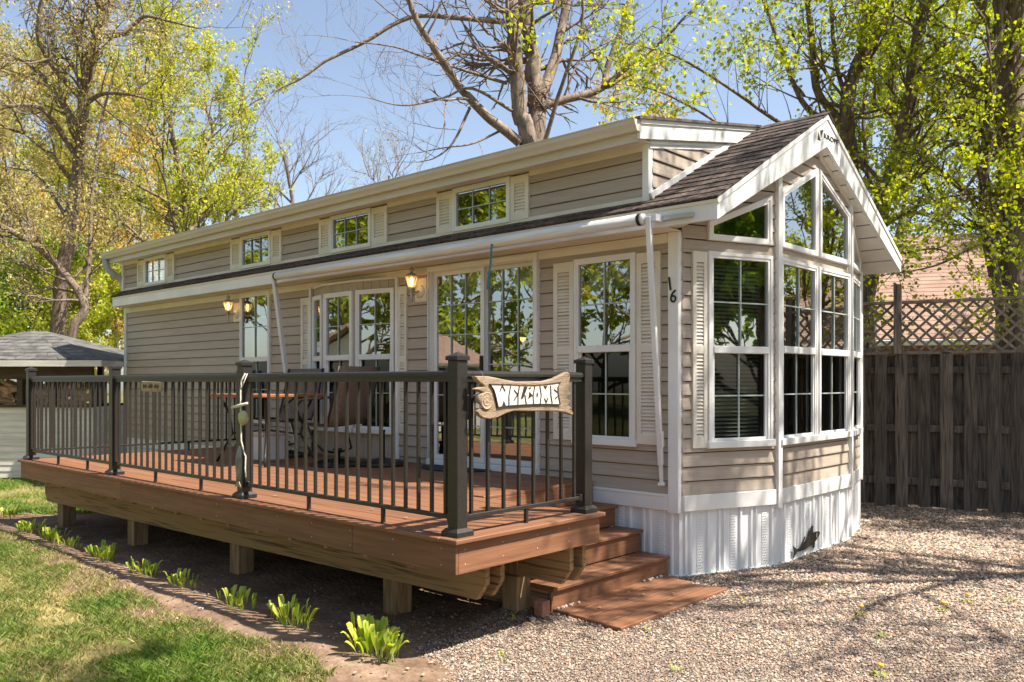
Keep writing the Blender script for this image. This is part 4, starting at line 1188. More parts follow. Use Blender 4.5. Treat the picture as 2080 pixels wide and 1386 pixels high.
for x0 in (2.585, -2.635):
    top = Vector((x0, 0.0, .015)); ft = Vector((x0 - .125, .385, -2.05))
    d = ft - top; ln = d.length
    q = d.to_track_quat('-Z', 'X').to_euler()
    arm = MB().box(-.028, .028, -.020, .020, -ln * .93, 0).build('arm', M['alu'], aw, top, q, bevel=0.005)
    MB().box(-.020, .020, -.014, .014, -ln, -ln * .90).build('arm_slide', M['alu'], arm, bevel=0.003)
    MB().box(-.040, .040, -.030, .026, -ln - .014, -ln + .006).build('foot_bracket', M['alu'], arm, bevel=0.003)
    MB().box(-.033, .033, -.029, -.019, -ln * .86, -ln * .80).build('knob_plate', M['alu'], arm, bevel=0.004)
    MB().box(-.012, .012, -.024, -.0195, -.135, -.105).build('latch_plate', M['alu_grey'], arm)
MB().box(2.56, 2.90, .105, .135, -.010, .024).build('wall_rail', M['alu_grey'], aw, bevel=0.003)
MB().box(2.595, 2.640, .02, .13, -.020, .034).build('rail_bracket', M['alu'], aw, bevel=0.003)
st = MB(); pts = [(0.98, -.045, -.02), (0.975, -.048, -.10), (0.965, -.044, -.20), (0.94, -.05, -.33), (0.93, -.047, -.42)]
for (x, y, z), (x2, y2, z2) in zip(pts[:-1], pts[1:]):
    st.add([(x - .012, y, z), (x + .012, y, z), (x2 + .012, y2, z2), (x2 - .012, y2, z2), (x - .012, y + .002, z), (x + .012, y + .002, z), (x2 + .012, y2 + .002, z2), (x2 - .012, y2 + .002, z2)], [(0, 1, 2, 3), (7, 6, 5, 4), (0, 3, 7, 4), (1, 5, 6, 2)])
st.build('pull_strap', M['teal'], aw)

# ------------------------------------------------------------------ wall lamps
def wall_lamp(x, z, label):
    t = thing('wall_lamp', label, 'lamp', (x, -0.02, z), group='porch lamps on the long wall')
    MB().box(-.078, .078, -.014, .014, -.112, .112).build('back_plate', M['cream'], t, bevel=0.008)
    MB().lathe([(.058, 0), (.058, .008), (.044, .020), (.018, .026), (.006, .030)], k=20).build('rosette', M['cream'], t, (0, -.014, -.012), (R(90), 0, 0), smooth=True)
    MB().tube([(0, -.035, -.012), (-.0, -.075, -.030), (0, -.115, -.022), (0, -.135, .005)], .009, 8).build('arm', M['lamp_metal'], t, smooth=True)
    c = (0, -.140, 0)
    MB().lathe([(.012, -.112), (.015, -.108), (.013, -.06), (.020, -.012), (.032, -.004), (.032, .010), (.026, .014)], c, 12).build('stem', M['lamp_metal'], t, smooth=True)
    MB().lathe([(.030, .014), (.066, .112)], c, 6).build('lantern_glass', M['amber'], t)
    cage = MB()
    for i in range(6):
        a = 2 * math.pi * i / 6
        cage.tube([(.031 * math.cos(a), c[1] + .031 * math.sin(a), .014), (.067 * math.cos(a), c[1] + .067 * math.sin(a), .112)], .0028, 4)
    cage.build('cage', M['lamp_metal'], t)
    MB().lathe([(.072, .112), (.070, .118), (.030, .140), (.014, .148), (.016, .156), (.030, .166), (.022, .180), (.006, .190), (.004, .205)], c, 16).build('cap', M['lamp_metal'], t, smooth=True)
    MB().lathe([(.004, .020), (.012, .040), (.020, .072), (.016, .096), (.004, .108)], c, 10).build('bulb', M['bulb'], t, smooth=True)
    t.scale = (1.15, 0.95, 1.15)
    return t
wall_lamp(-3.065, 2.515, 'lit pewter lantern lamp on the wall beside the sliding door')
wall_lamp(-6.775, 2.490, 'lit pewter lantern lamp on the wall beside the narrow window')

# ------------------------------------------------------------------ patio furniture
def patio_chair(loc, rz, label):
    t = thing('patio_chair', label, 'chair', loc, rz, 'sling patio chairs on the deck')
    # local: sitter looks along -y
    for s_ in (-1, 1):
        MB().tube([(s_ * .29, .30, 1.00), (s_ * .29, .20, .62), (s_ * .28, .13, .42), (s_ * .27, -.22, .43)], .013, 7).build('side_frame', M['iron'], t, smooth=True)
        MB().tube([(s_ * .29, .22, .70), (s_ * .32, .02, .68), (s_ * .33, -.18, .66), (s_ * .31, -.28, .58), (s_ * .27, -.22, .43)], .014, 7).build('armrest', M['iron'], t, smooth=True)
        MB().tube([(s_ * .27, -.16, .43), (s_ * .25, -.08, .25), (s_ * .20, .0, .16), (s_ * .05, .0, .13)], .012, 7).build('base_bow', M['iron'], t, smooth=True)
    v = []; prof = [(-.24, .425), (-.05, .405), (.12, .42), (.16, .50), (.21, .66), (.26, .84), (.30, 1.00)]
    for (y, z) in prof:
        for x in (-.275, -.14, 0, .14, .275): v.append((x, y + .02 * (1 - abs(x) / .275), z - (.015 * (1 - abs(x) / .275) if y < .1 else 0)))
    f = [(j * 5 + i, j * 5 + i + 1, j * 5 + i + 6, j * 5 + i + 5) for j in range(6) for i in range(4)]
    o = obj('sling', v, f, M['sling'], t, smooth=True)
    md = o.modifiers.new('thick', 'SOLIDIFY'); md.thickness = 0.008
    MB().lathe([(.03, .02), (.028, .14), (.05, .15), (.05, .17)], k=12).build('pedestal', M['iron'], t, smooth=True)
    MB().lathe([(.27, .0), (.285, .012), (.27, .024), (.25, .024), (.24, .012)], k=28).build('ring_base', M['iron'], t, smooth=True)
    for i in range(4):
        a = math.pi * i / 2 + .4
        MB().tube([(0, 0, .06), (.14 * math.cos(a), .14 * math.sin(a), .05), (.26 * math.cos(a), .26 * math.sin(a), .018)], .011, 6).build('spoke', M['iron'], t, smooth=True)
    return t
patio_chair((-4.85, -0.50, ZD), R(8), 'tan sling chair with its back against the tan siding')
patio_chair((-3.55, -0.72, ZD), R(-80), 'tan sling chair turned sideways before the box bay window')
tb = thing('patio_table', 'patio table with orange wood top and curved iron legs', 'table', (-4.35, -1.05, ZD))
MB().box(-.52, .52, -.36, .36, .690, .722).build('table_top', M['tabletop'], tb, bevel=0.006)
for sx in (-1, 1):
    for sy in (-1, 1):
        MB().tube([(sx * .44, sy * .28, .69), (sx * .36, sy * .22, .50), (sx * .34, sy * .20, .30), (sx * .42, sy * .27, .10), (sx * .48, sy * .30, .0)], .014, 7).build('leg', M['iron'], tb, smooth=True)
MB().tube([(-.34, -.2, .30), (0, 0, .34), (.34, .2, .30)], .010, 6).build('stretcher', M['iron'], tb, smooth=True)
MB().tube([(-.34, .2, .30), (0, 0, .345), (.34, -.2, .30)], .010, 6).build('stretcher', M['iron'], tb, smooth=True)
co = thing('cooler', 'white plastic cooler box standing under the patio table', 'cooler', (-4.62, -0.92, ZD))
MB().box(-.22, .22, -.15, .15, 0.0, .27).build('body', M['cooler'], co, bevel=0.018)
MB().box(-.23, .23, -.16, .16, .272, .325).build('lid', M['cooler'], co, bevel=0.016)
MB().tube([(-.235, -.02, .20), (-.255, 0, .24), (-.235, .02, .20)], .008, 6).build('handle', M['iron'], co)
ub = thing('umbrella_base', 'round black umbrella base with an empty tube', 'umbrella base', (-3.20, -0.42, ZD))
MB().lathe([(.25, 0), (.25, .025), (.22, .045), (.07, .070), (.035, .08)], k=28).build('weight', M['iron'], ub, smooth=True)
MB().lathe([(.024, .08), (.024, .34), (.028, .34), (.028, .36)], k=14).build('tube', M['iron'], ub, smooth=True)
mt = MB(); pts = [(.42 * math.cos(a), -.34 * math.sin(a), 0) for a in np.linspace(0, math.pi, 20)]
mt.prism(pts, (0, 0, .014))
tag(mt.build('door_mat', M['mat_navy'], None, (-2.40, -0.10, ZD + .001), bevel=0.004), 'navy half-round mat on the deck before the sliding door', 'mat')

# things at the foot of the stairs
tag(box('brick', -0.12, -0.045, -1.62, -1.54, 0.010, 0.115, M['brick'], None, 0.005), 'single red brick standing beside the lowest step', 'brick')
r11 = random.Random(11)
def stone(loc, s, label, group):
    v, f = [], []
    bm = bmesh.new(); bmesh.ops.create_icosphere(bm, subdivisions=1, radius=1.0)
    for q in bm.verts: q.co *= r11.uniform(.75, 1.1); q.co.z *= .65
    me = bpy.data.meshes.new('stone'); bm.to_mesh(me); bm.free(); me.materials.append(M['stone'])
    o = link('stone', me, None, loc, (0, 0, r11.uniform(0, 6))); o.scale = (s, s * r11.uniform(.6, 1), s)
    return tag(o, label, 'stone', group)
for i in range(11):
    yy = -1.46 + i * .042 if i < 6 else -0.42 + (i - 6) * .055
    stone((-0.055 + r11.uniform(0, .02), yy, 0.036 + .008), r11.uniform(.011, .022), 'small pale stone lying against the lowest riser on the pad', 'stones along the lowest riser')
stone((-0.70, -2.78, .02), .030, 'white stone among the largest clump of hosta leaves', None)
stone((-0.06, -1.70, .02), .024, 'pale stone on the gravel beside the brick', None)
LEFT_TREE = [
  ([(-17.99, 1.61, 2.45), (-17.90, 1.69, 4.10), (-17.82, 1.91, 6.00), (-17.58, 1.99, 7.39), (-17.37, 2.05, 8.88), (-17.28, 2.27, 9.98), (-17.18, 2.36, 10.68), (-17.27, 2.55, 11.84), (-17.45, 2.79, 13.32)], 0.18, 0.07),
  ([(-17.28, 2.27, 9.80), (-16.47, 2.60, 9.78), (-15.88, 2.73, 10.02), (-15.24, 3.05, 9.82), (-14.58, 3.39, 9.58)], 0.075, 0.015),
  ([(-17.57, 2.00, 8.33), (-17.61, 1.42, 8.89), (-17.46, 1.01, 9.51), (-17.18, 1.00, 10.34), (-17.01, 0.88, 11.13)], 0.09, 0.03),
  ([(-17.63, 1.95, 7.63), (-18.73, 1.61, 8.92), (-19.78, 1.33, 9.66), (-20.87, 0.87, 10.00)], 0.085, 0.03),
  ([(-17.71, 1.87, 7.04), (-17.58, 1.18, 7.84), (-17.64, 0.58, 7.83), (-17.87, -0.04, 7.51)], 0.07, 0.03),
  ([(-17.52, 2.04, 8.16), (-16.82, 2.14, 8.29), (-15.93, 2.42, 8.15), (-15.03, 2.84, 7.83)], 0.075, 0.015),
  ([(-17.37, 2.19, 9.39), (-17.64, 2.75, 10.96), (-17.76, 3.19, 12.13)], 0.06, 0.02),
  ([(-17.80, 1.79, 5.39), (-18.76, 1.45, 6.55), (-19.73, 1.10, 6.89)], 0.05, 0.015),
]
LEANING_TREE = [
  ([(-16.31, 1.26, 2.39), (-16.16, 1.53, 3.22), (-16.56, 1.30, 3.95), (-17.05, 0.72, 4.68), (-17.36, 0.15, 5.08), (-17.57, -0.31, 5.82)], 0.105, 0.05),
  ([(-16.16, 1.53, 3.22), (-16.39, 1.73, 4.42), (-16.57, 1.84, 5.80), (-16.61, 2.06, 7.56), (-16.53, 2.42, 9.12)], 0.06, 0.02),
  ([(-17.05, 0.72, 4.68), (-17.64, 0.58, 5.54), (-18.07, 0.45, 6.93)], 0.05, 0.02),
]
CENTRE_TREE = [
  ([(-5.75, 4.70, 5.23), (-5.85, 4.61, 6.05), (-5.91, 4.55, 7.04), (-5.94, 4.52, 7.95), (-5.95, 4.52, 8.85), (-5.89, 4.57, 10.09)], 0.145, 0.085),
  ([(-5.81, 4.91, 5.28), (-5.83, 5.03, 6.19), (-5.96, 5.05, 7.11), (-6.14, 5.02, 8.17), (-6.28, 5.03, 9.25), (-6.48, 4.98, 10.51)], 0.175, 0.085),
  ([(-5.78, 4.53, 5.53), (-6.07, 4.00, 5.94), (-6.21, 3.60, 6.29), (-6.34, 3.21, 6.77), (-6.48, 2.94, 7.19), (-6.54, 2.75, 7.57), (-6.62, 2.54, 8.25)], 0.085, 0.035),
  ([(-5.79, 5.07, 6.44), (-5.78, 5.48, 7.26), (-5.85, 5.83, 8.36), (-5.97, 6.13, 9.48)], 0.11, 0.06),
  ([(-5.71, 5.00, 6.24), (-5.50, 5.47, 6.43), (-5.20, 6.02, 6.68), (-5.19, 6.16, 7.06), (-5.06, 6.41, 7.79), (-5.04, 6.71, 8.58)], 0.085, 0.04),
  ([(-5.20, 6.02, 6.68), (-4.77, 6.00, 6.84), (-4.10, 6.21, 7.25), (-3.66, 6.34, 7.65)], 0.06, 0.015),
  ([(-6.04, 4.43, 7.58), (-6.47, 3.77, 7.56), (-6.90, 3.10, 7.48), (-7.27, 2.49, 7.00), (-7.57, 1.95, 6.62), (-7.78, 1.62, 6.30), (-7.94, 1.33, 6.10), (-7.96, 1.18, 5.88)], 0.05, 0.008),
  ([(-5.47, 4.82, 5.57), (-5.14, 4.85, 6.42), (-4.78, 4.91, 7.31), (-4.73, 4.82, 7.99)], 0.04, 0.02),
  ([(-6.01, 4.46, 6.55), (-6.28, 3.81, 6.64), (-6.60, 3.24, 6.77), (-6.93, 2.80, 6.92), (-7.32, 2.31, 6.96)], 0.03, 0.008),
  ([(-5.88, 4.44, 6.06), (-6.08, 3.72, 6.29), (-6.21, 3.19, 6.03), (-6.51, 2.64, 5.85), (-6.85, 2.20, 5.94)], 0.03, 0.007),
  ([(-6.25, 3.83, 6.04), (-6.31, 3.51, 5.42), (-6.44, 3.25, 5.15), (-6.57, 3.00, 5.05)], 0.025, 0.006),
  ([(-6.00, 4.33, 5.74), (-6.15, 3.79, 5.43), (-6.32, 3.36, 5.31), (-6.57, 3.00, 5.20)], 0.025, 0.006),
]
MAPLE_ = [
  ([(-1.06, 7.10, 1.68), (-1.04, 6.98, 2.85), (-0.86, 7.01, 4.01), (-0.63, 7.22, 5.03), (-0.48, 7.22, 5.87), (-0.33, 7.22, 6.77), (-0.23, 7.18, 7.51), (-0.15, 7.12, 8.44)], 0.15, 0.06),
  ([(-0.98, 7.04, 3.15), (-1.06, 6.56, 4.40), (-1.05, 6.30, 5.13), (-1.01, 6.19, 5.59), (-0.86, 6.20, 6.04), (-0.63, 6.41, 6.61)], 0.12, 0.085),
  ([(-1.05, 6.30, 5.20), (-1.31, 5.93, 5.66), (-1.34, 5.76, 6.32), (-1.39, 5.71, 6.94), (-1.38, 5.59, 7.52)], 0.06, 0.03),
  ([(-1.05, 6.30, 5.27), (-1.52, 6.00, 5.51), (-1.82, 5.86, 6.34), (-2.09, 5.75, 7.24), (-2.23, 5.75, 7.80)], 0.05, 0.02),
  ([(-1.05, 6.30, 5.52), (-1.06, 5.88, 6.07), (-1.03, 5.64, 6.81), (-0.98, 5.55, 7.30)], 0.04, 0.02),
  ([(-0.94, 6.26, 5.94), (-0.89, 6.44, 6.75), (-0.99, 6.62, 7.56)], 0.035, 0.02),
  ([(-1.09, 6.26, 4.99), (-1.35, 5.61, 4.97), (-1.62, 4.96, 5.19), (-1.97, 4.23, 5.55), (-2.34, 3.62, 5.83), (-2.74, 2.98, 5.91)], 0.04, 0.006),
  ([(-1.22, 6.14, 4.99), (-1.42, 5.14, 4.82), (-1.73, 4.32, 4.83), (-2.05, 3.62, 5.09), (-2.31, 3.11, 5.24), (-2.61, 2.69, 5.26)], 0.03, 0.006),
  ([(-0.63, 7.22, 5.03), (-0.21, 7.47, 5.58), (0.13, 7.65, 6.05)], 0.04, 0.01),
  ([(-0.84, 7.03, 4.08), (-1.14, 7.30, 4.92), (-1.24, 7.47, 5.96), (-1.12, 7.86, 7.12)], 0.04, 0.015),
]
BIG_MAPLE = [
  ([(0.84, 7.21, 1.67), (0.84, 7.21, 2.74), (0.86, 7.23, 4.08), (0.80, 7.18, 5.42), (0.86, 7.23, 6.76), (0.87, 7.38, 7.82), (0.90, 7.54, 8.90)], 0.22, 0.15),
  ([(0.75, 7.00, 2.46), (0.60, 6.73, 3.84), (0.67, 6.65, 4.99), (0.79, 6.62, 6.19), (0.82, 6.66, 6.97), (0.87, 6.56, 7.81)], 0.075, 0.05),
  ([(0.82, 7.20, 5.02), (0.56, 6.68, 5.68), (0.18, 6.07, 6.06), (-0.26, 5.52, 6.40)], 0.05, 0.012),
  ([(0.82, 7.06, 3.92), (0.47, 6.33, 3.99), (0.18, 5.66, 3.48), (-0.12, 5.11, 3.14)], 0.03, 0.006),
  ([(0.81, 7.19, 4.55), (0.25, 6.94, 4.87), (-0.17, 6.83, 4.65), (-0.64, 6.67, 4.71)], 0.035, 0.008),
  ([(0.85, 7.22, 6.09), (1.32, 7.11, 6.58), (1.91, 7.11, 6.89)], 0.06, 0.02),
  ([(0.85, 7.08, 3.59), (0.59, 6.30, 3.33), (0.30, 5.63, 3.03), (-0.13, 4.96, 2.88)], 0.03, 0.006),
  ([(-0.86, 7.01, 3.57), (-0.49, 6.81, 3.40), (-0.03, 6.82, 3.42), (0.35, 6.77, 3.21)], 0.03, 0.006),
  ([(0.80, 7.18, 4.75), (0.56, 6.42, 4.25), (0.36, 5.83, 3.67), (0.10, 5.32, 3.45)], 0.03, 0.006),
]
# ------------------------------------------------------------------ fence
TF = R(14.5)
fence = thing('fence', 'tall weathered shadow-box fence with a lattice top', 'fence', (-0.33, 4.95, 0), TF)
r21 = random.Random(21)
FX0, FX1 = -1.6, 6.2
x = FX0; i = 0
while x < FX1:
    for side in (0, 1):
        w = 0.138; xx = x + (0.1225 if side else 0) + r21.uniform(-.006, .006)
        h = 1.865 + r21.uniform(-.012, .012); z0 = 0.03 + r21.uniform(-.015, .02)
        yy = (-0.055 if side == 0 else 0.040)
        key = ('fboard', i % 7)
        prof = [(0, 0), (w, 0), (w, h - .03), (w - .028, h), (.028, h), (0, h - .03)]
        if key in MESH: o = link('fence_board', MESH[key], fence, (xx, yy, z0), (0, r21.uniform(-.004, .004), 0))
        else: o = MB().prism([(a, 0, b) for a, b in prof], (0, .018, 0)).build('fence_board', M['fence'], fence, (xx, yy, z0), key=key)
        i += 1
    x += 0.245
for z in (0.30, 0.95, 1.66):
    box('fence_rail', FX0, FX1, -0.036, 0.038, z, z + .085, M['fence'], fence, 0.004)
for px in (FX0, 0.38, 2.82, 5.26):
    box('fence_post', px - .045, px + .045, -0.05, 0.05, 0.0, 2.74, M['fence'], fence, 0.006) if px != 0.38 else box('fence_post', px - .045, px + .045, -0.085, 0.015, 1.90, 2.76, M['fence'], fence, 0.006)
box('cap_rail', FX0, FX1, -0.050, 0.050, 2.520, 2.556, M['lattice'], fence, 0.004)
box('lattice_sill', FX0, FX1, -0.055, 0.055, 1.895, 1.935, M['lattice'], fence, 0.004)
LZ0, LZ1 = 1.935, 2.520; lh = LZ1 - LZ0; lw_ = 0.029
x = FX0
for dirn in (0, 1):
    x = FX0 + .02
    while x < FX1 - lh - .02:
        key = ('lat', dirn)
        s_ = lw_ * 1.414
        prof = [(0, 0), (s_, 0), (s_ + lh, lh), (lh, lh)] if dirn == 0 else [(lh, 0), (lh + s_, 0), (s_, lh), (0, lh)]
        if key in MESH: link('lattice_slat', MESH[key], fence, (x, -.004 if dirn else .006, LZ0))
        else: MB().prism([(a, 0, b) for a, b in prof], (0, .008, 0)).build('lattice_slat', M['lattice'], fence, (x, -.004 if dirn else .006, LZ0), key=key)
        x += 0.145

# ------------------------------------------------------------------ neighbouring house behind the fence
nb = thing('neighbour_house', 'low house with terracotta shingle roof behind the lattice fence', 'house', (-1.95, 9.6, 0), R(27))
NH = 13.0
MB().box(0.3, NH - .3, 0.5, 8.0, 0.0, 2.30).build('wall', M['nwall'], nb)
mb = MB(); 
mb.prism([(-.2, 0, 2.32), (NH, 0, 2.32), (NH, 4.4, 4.85), (-.2, 4.4, 4.85)], (0, 0, -.10))
mb.build('roof', M['nroof'], nb)
MB().prism([(-.2, 4.4, 4.85), (NH, 4.4, 4.85), (NH, 8.8, 2.32), (-.2, 8.8, 2.32)], (0, 0, -.10)).build('roof', M['nroof'], nb)
for i in range(28):                     # courses of shingles
    t_ = i / 28; y0 = 4.4 * t_; z0 = 2.32 + 2.53 * t_
    MB().prism([(-.2, y0, z0 + .003), (-.2, y0, z0 + .012), (-.2, y0 + .157, z0 + .0903 + .004), (-.2, y0 + .157, z0 + .0903)], (NH + .2, 0, 0)).build('shingle_course', M['nroof'], nb)
box('gutter', -.2, NH, -.12, -.002, 2.20, 2.30, M['white'], nb, 0.01)
MB().prism([(-.22, 0.0, 2.19), (-.22, 4.4, 4.72), (-.22, 8.8, 2.19), (-.22, 8.8, 2.30), (-.22, 4.4, 4.84), (-.22, 0, 2.30)], (.02, 0, 0)).build('bargeboard', M['white'], nb)
MB().prism([(0.30, .5, 2.3), (0.30, 8.0, 2.3), (.30, 4.4, 4.6)], (.05, 0, 0)).build('gable', M['nwall'], nb)

# ------------------------------------------------------------------ screened wood shed on the left
SH = R(42.5)
shed = thing('wood_shed', 'screened wood shed with white lap siding and grey hip roof', 'shed', (-11.55, -1.58, 0), SH)
# local x to the right along its front, local y away
SW, SD_ = 3.2, 2.6
x0 = -1.6
nbd = 11
for k in range(nbd):
    z0 = 0.04 + k * 0.102
    v = [(x0, -.016, z0), (x0 + SW, -.016, z0), (x0 + SW, -.004, z0 + .104), (x0, -.004, z0 + .104), (x0, .02, z0), (x0 + SW, .02, z0), (x0 + SW, .02, z0 + .104), (x0, .02, z0 + .104)]
    obj('lap_board', [(a, b, c - z0) for a, b, c in v], [(0, 1, 2, 3), (5, 4, 7, 6), (1, 0, 4, 5), (3, 2, 6, 7), (0, 3, 7, 4), (2, 1, 5, 6)], M['shedwhite'], shed, (0, 0, z0), key='lapboard')
for s_, xx in ((0, x0), (1, x0 + SW)):
    MB().box(xx - .02, xx + .02, 0.02, SD_, 0.02, 1.16).build('side_wall', M['shedwhite'], shed)
MB().box(x0, x0 + SW, SD_, SD_ + .04, 0.02, 1.16).build('rear_wall', M['shed_dark'], shed)
MB().box(x0, x0 + SW, -.05, .03, 1.155, 1.195).build('sill_board', M['shed_dark'], shed)
MB().box(x0, x0 + SW, -.02, .05, 1.60, 1.86).build('header_board', M['shed_dark'], shed)
for xx in (x0, x0 + .62, x0 + 1.55, x0 + 2.05, x0 + 2.55, x0 + SW):
    box('shed_post', xx - .045, xx + .045, -.03, .06, 1.195, 1.60, M['shed_dark'], shed, 0.004)
    box('shed_post', xx - .045, xx + .045, SD_ - .06, SD_ + .03, 1.16, 1.86, M['shed_dark'], shed, 0.004)
ov = .28
e = [(x0 - ov, -ov, 1.90), (x0 + SW + ov, -ov, 1.90), (x0 + SW + ov, SD_ + ov, 1.90), (x0 - ov, SD_ + ov, 1.90)]
pk0, pk1 = (x0 + 1.45, SD_ / 2, 2.44), (x0 + 1.75, SD_ / 2, 2.44)
rf = obj('roof', e + [pk0, pk1], [(0, 1, 5, 4), (1, 2, 5), (2, 3, 4, 5), (3, 0, 4)], M['grey_shingle'], shed)
MB().box(x0 - ov, x0 + SW + ov, -ov - .02, -ov, 1.80, 1.895).build('fascia', M['shedwhite'], shed)
MB().box(x0 - ov, x0 - ov + .02, -ov, SD_ + ov, 1.80, 1.895).build('fascia', M['shedwhite'], shed)
MB().box(x0 + SW + ov - .02, x0 + SW + ov, -ov, SD_ + ov, 1.80, 1.895).build('fascia', M['shedwhite'], shed)
# grey shingle courses of the front slope, tab by tab
r23 = random.Random(23); rows = 9
for rI in range(rows):
    t0, t1 = rI / rows, (rI + 1.15) / rows
    def pt(t, s):
        a = Vector(e[0]).lerp(Vector(pk0), t); b = Vector(e[1]).lerp(Vector(pk1), t); return a.lerp(b, s)
    wrow = (pt(t0, 1) - pt(t0, 0)).length; nt_ = max(2, int(wrow / .34)); off = r23.random() * .5
    for k in range(nt_):
        s0, s1 = k / nt_ + .002, (k + 1) / nt_ - .002
        t1c = min(t1, 1.0)
        a, b, c, d = pt(t0, s0), pt(t0, s1), pt(t1c, s1), pt(t1c, s0)
        up = Vector((0, 0, .012)); lo_ = Vector((0, 0, .003))
        obj('shingle', [a + lo_, b + lo_, c + lo_, d + lo_, a + up, b + up, c + lo_ * 1.5, d + lo_ * 1.5], [(4, 5, 6, 7), (0, 1, 5, 4), (1, 2, 6, 5), (3, 0, 4, 7)], M['grey_shingle'], shed)
# firewood behind the screen
r24 = random.Random(24); me_log = []
for k in range(4):
    bm = bmesh.new()
    n_ = 5; ring0 = [bm.verts.new((-.2, .07 * r24.uniform(.6, 1.1) * math.cos(2 * math.pi * q / n_), .06 * r24.uniform(.6, 1.1) * math.sin(2 * math.pi * q / n_))) for q in range(n_)]
    ring1 = [bm.verts.new((.2, q.co.y * r24.uniform(.85, 1.15), q.co.z * r24.uniform(.85, 1.15))) for q in ring0]
    bm.faces.new(ring0[::-1]); bm.faces.new(ring1)
    for q in range(n_): bm.faces.new((ring0[q], ring0[(q + 1) % n_], ring1[(q + 1) % n_], ring1[q]))
    me = bpy.data.meshes.new('firewood_log'); bm.to_mesh(me); bm.free(); me.materials.append(M['firewood']); me_log.append(me)
mat_sh = Matrix.Translation(shed.location) @ Matrix.Rotation(SH, 4, 'Z')
for k in range(64):
    lx = x0 + .25 + (k % 16) * .175 + r24.uniform(-.05, .05); lz = 1.05 + (k // 16) * .125 + r24.uniform(-.02, .03)
    p = mat_sh @ Vector((lx, .24 + r24.uniform(-.06, .1), lz + .05))
    o = link('firewood_log', r24.choice(me_log), None, p, (r24.uniform(0, 6), r24.uniform(-.5, .5), SH + r24.uniform(-.7, .9)))
    tag(o, 'split log in the firewood heap behind the shed screen', 'log', 'firewood heaped in the wood shed')
MB().box(x0 + .06, x0 + SW - .06, .18, .62, .96, 1.0).build('wood_rack', M['shed_dark'], shed)

# ------------------------------------------------------------------ trees
def catmull(P, n=5):
    P = [Vector(p) for p in P]; Q = [P[0] * 2 - P[1]] + P + [P[-1] * 2 - P[-2]]; out = []
    for i in range(1, len(Q) - 2):
        for k in range(n):
            t = k / n; a, b, c, d = Q[i - 1], Q[i], Q[i + 1], Q[i + 2]
            out.append(0.5 * ((2 * b) + (c - a) * t + (2 * a - 5 * b + 4 * c - d) * t * t + (3 * b - a - 3 * c + d) * t ** 3))
    out.append(P[-1]); return out

MAPLE = [(0, 0), (.48, .26), (.26, .62), (0, 1.0), (-.26, .62), (-.48, .26)]
RHOMB = [(0, 0), (.34, .45), (0, 1.0), (-.34, .45)]
def leaves_mesh(name, pts, size, palette, mat, parent, shape, seed, droop=0.35, jit=0.25):
    """many leaf-sized faces, one colour each"""
    g = np.random.default_rng(seed)
    P = np.asarray(pts, dtype=np.float64); n = len(P)
    if n == 0: return None
    S = np.asarray(shape); k = len(S)
    sz = size * g.uniform(.6, 1.25, n)
    # leaf axis (outwards and down), then a normal
    ax = g.normal(size=(n, 3)); ax[:, 2] -= droop * 2; ax /= np.linalg.norm(ax, axis=1)[:, None]
    nn = g.normal(size=(n, 3)); nn[:, 2] += 0.8
    si = np.cross(nn, ax); si /= np.linalg.norm(si, axis=1)[:, None]
    nr = np.cross(ax, si)
    cup = -0.25 * np.abs(S[:, 0]) + 0.12 * np.sin(S[:, 1] * 3)
    V = P[:, None, :] + (si[:, None, :] * S[None, :, 0, None] + ax[:, None, :] * S[None, :, 1, None] + nr[:, None, :] * cup[None, :, None]) * sz[:, None, None]
    pal = np.asarray(palette); c = pal[g.integers(0, len(pal), n)] * g.uniform(.75, 1.25, n)[:, None]
    C = np.repeat(c, k, axis=0)
    F = np.arange(n * k).reshape(n, k)
    return big_mesh(name, V.reshape(-1, 3), F, mat, parent, C)

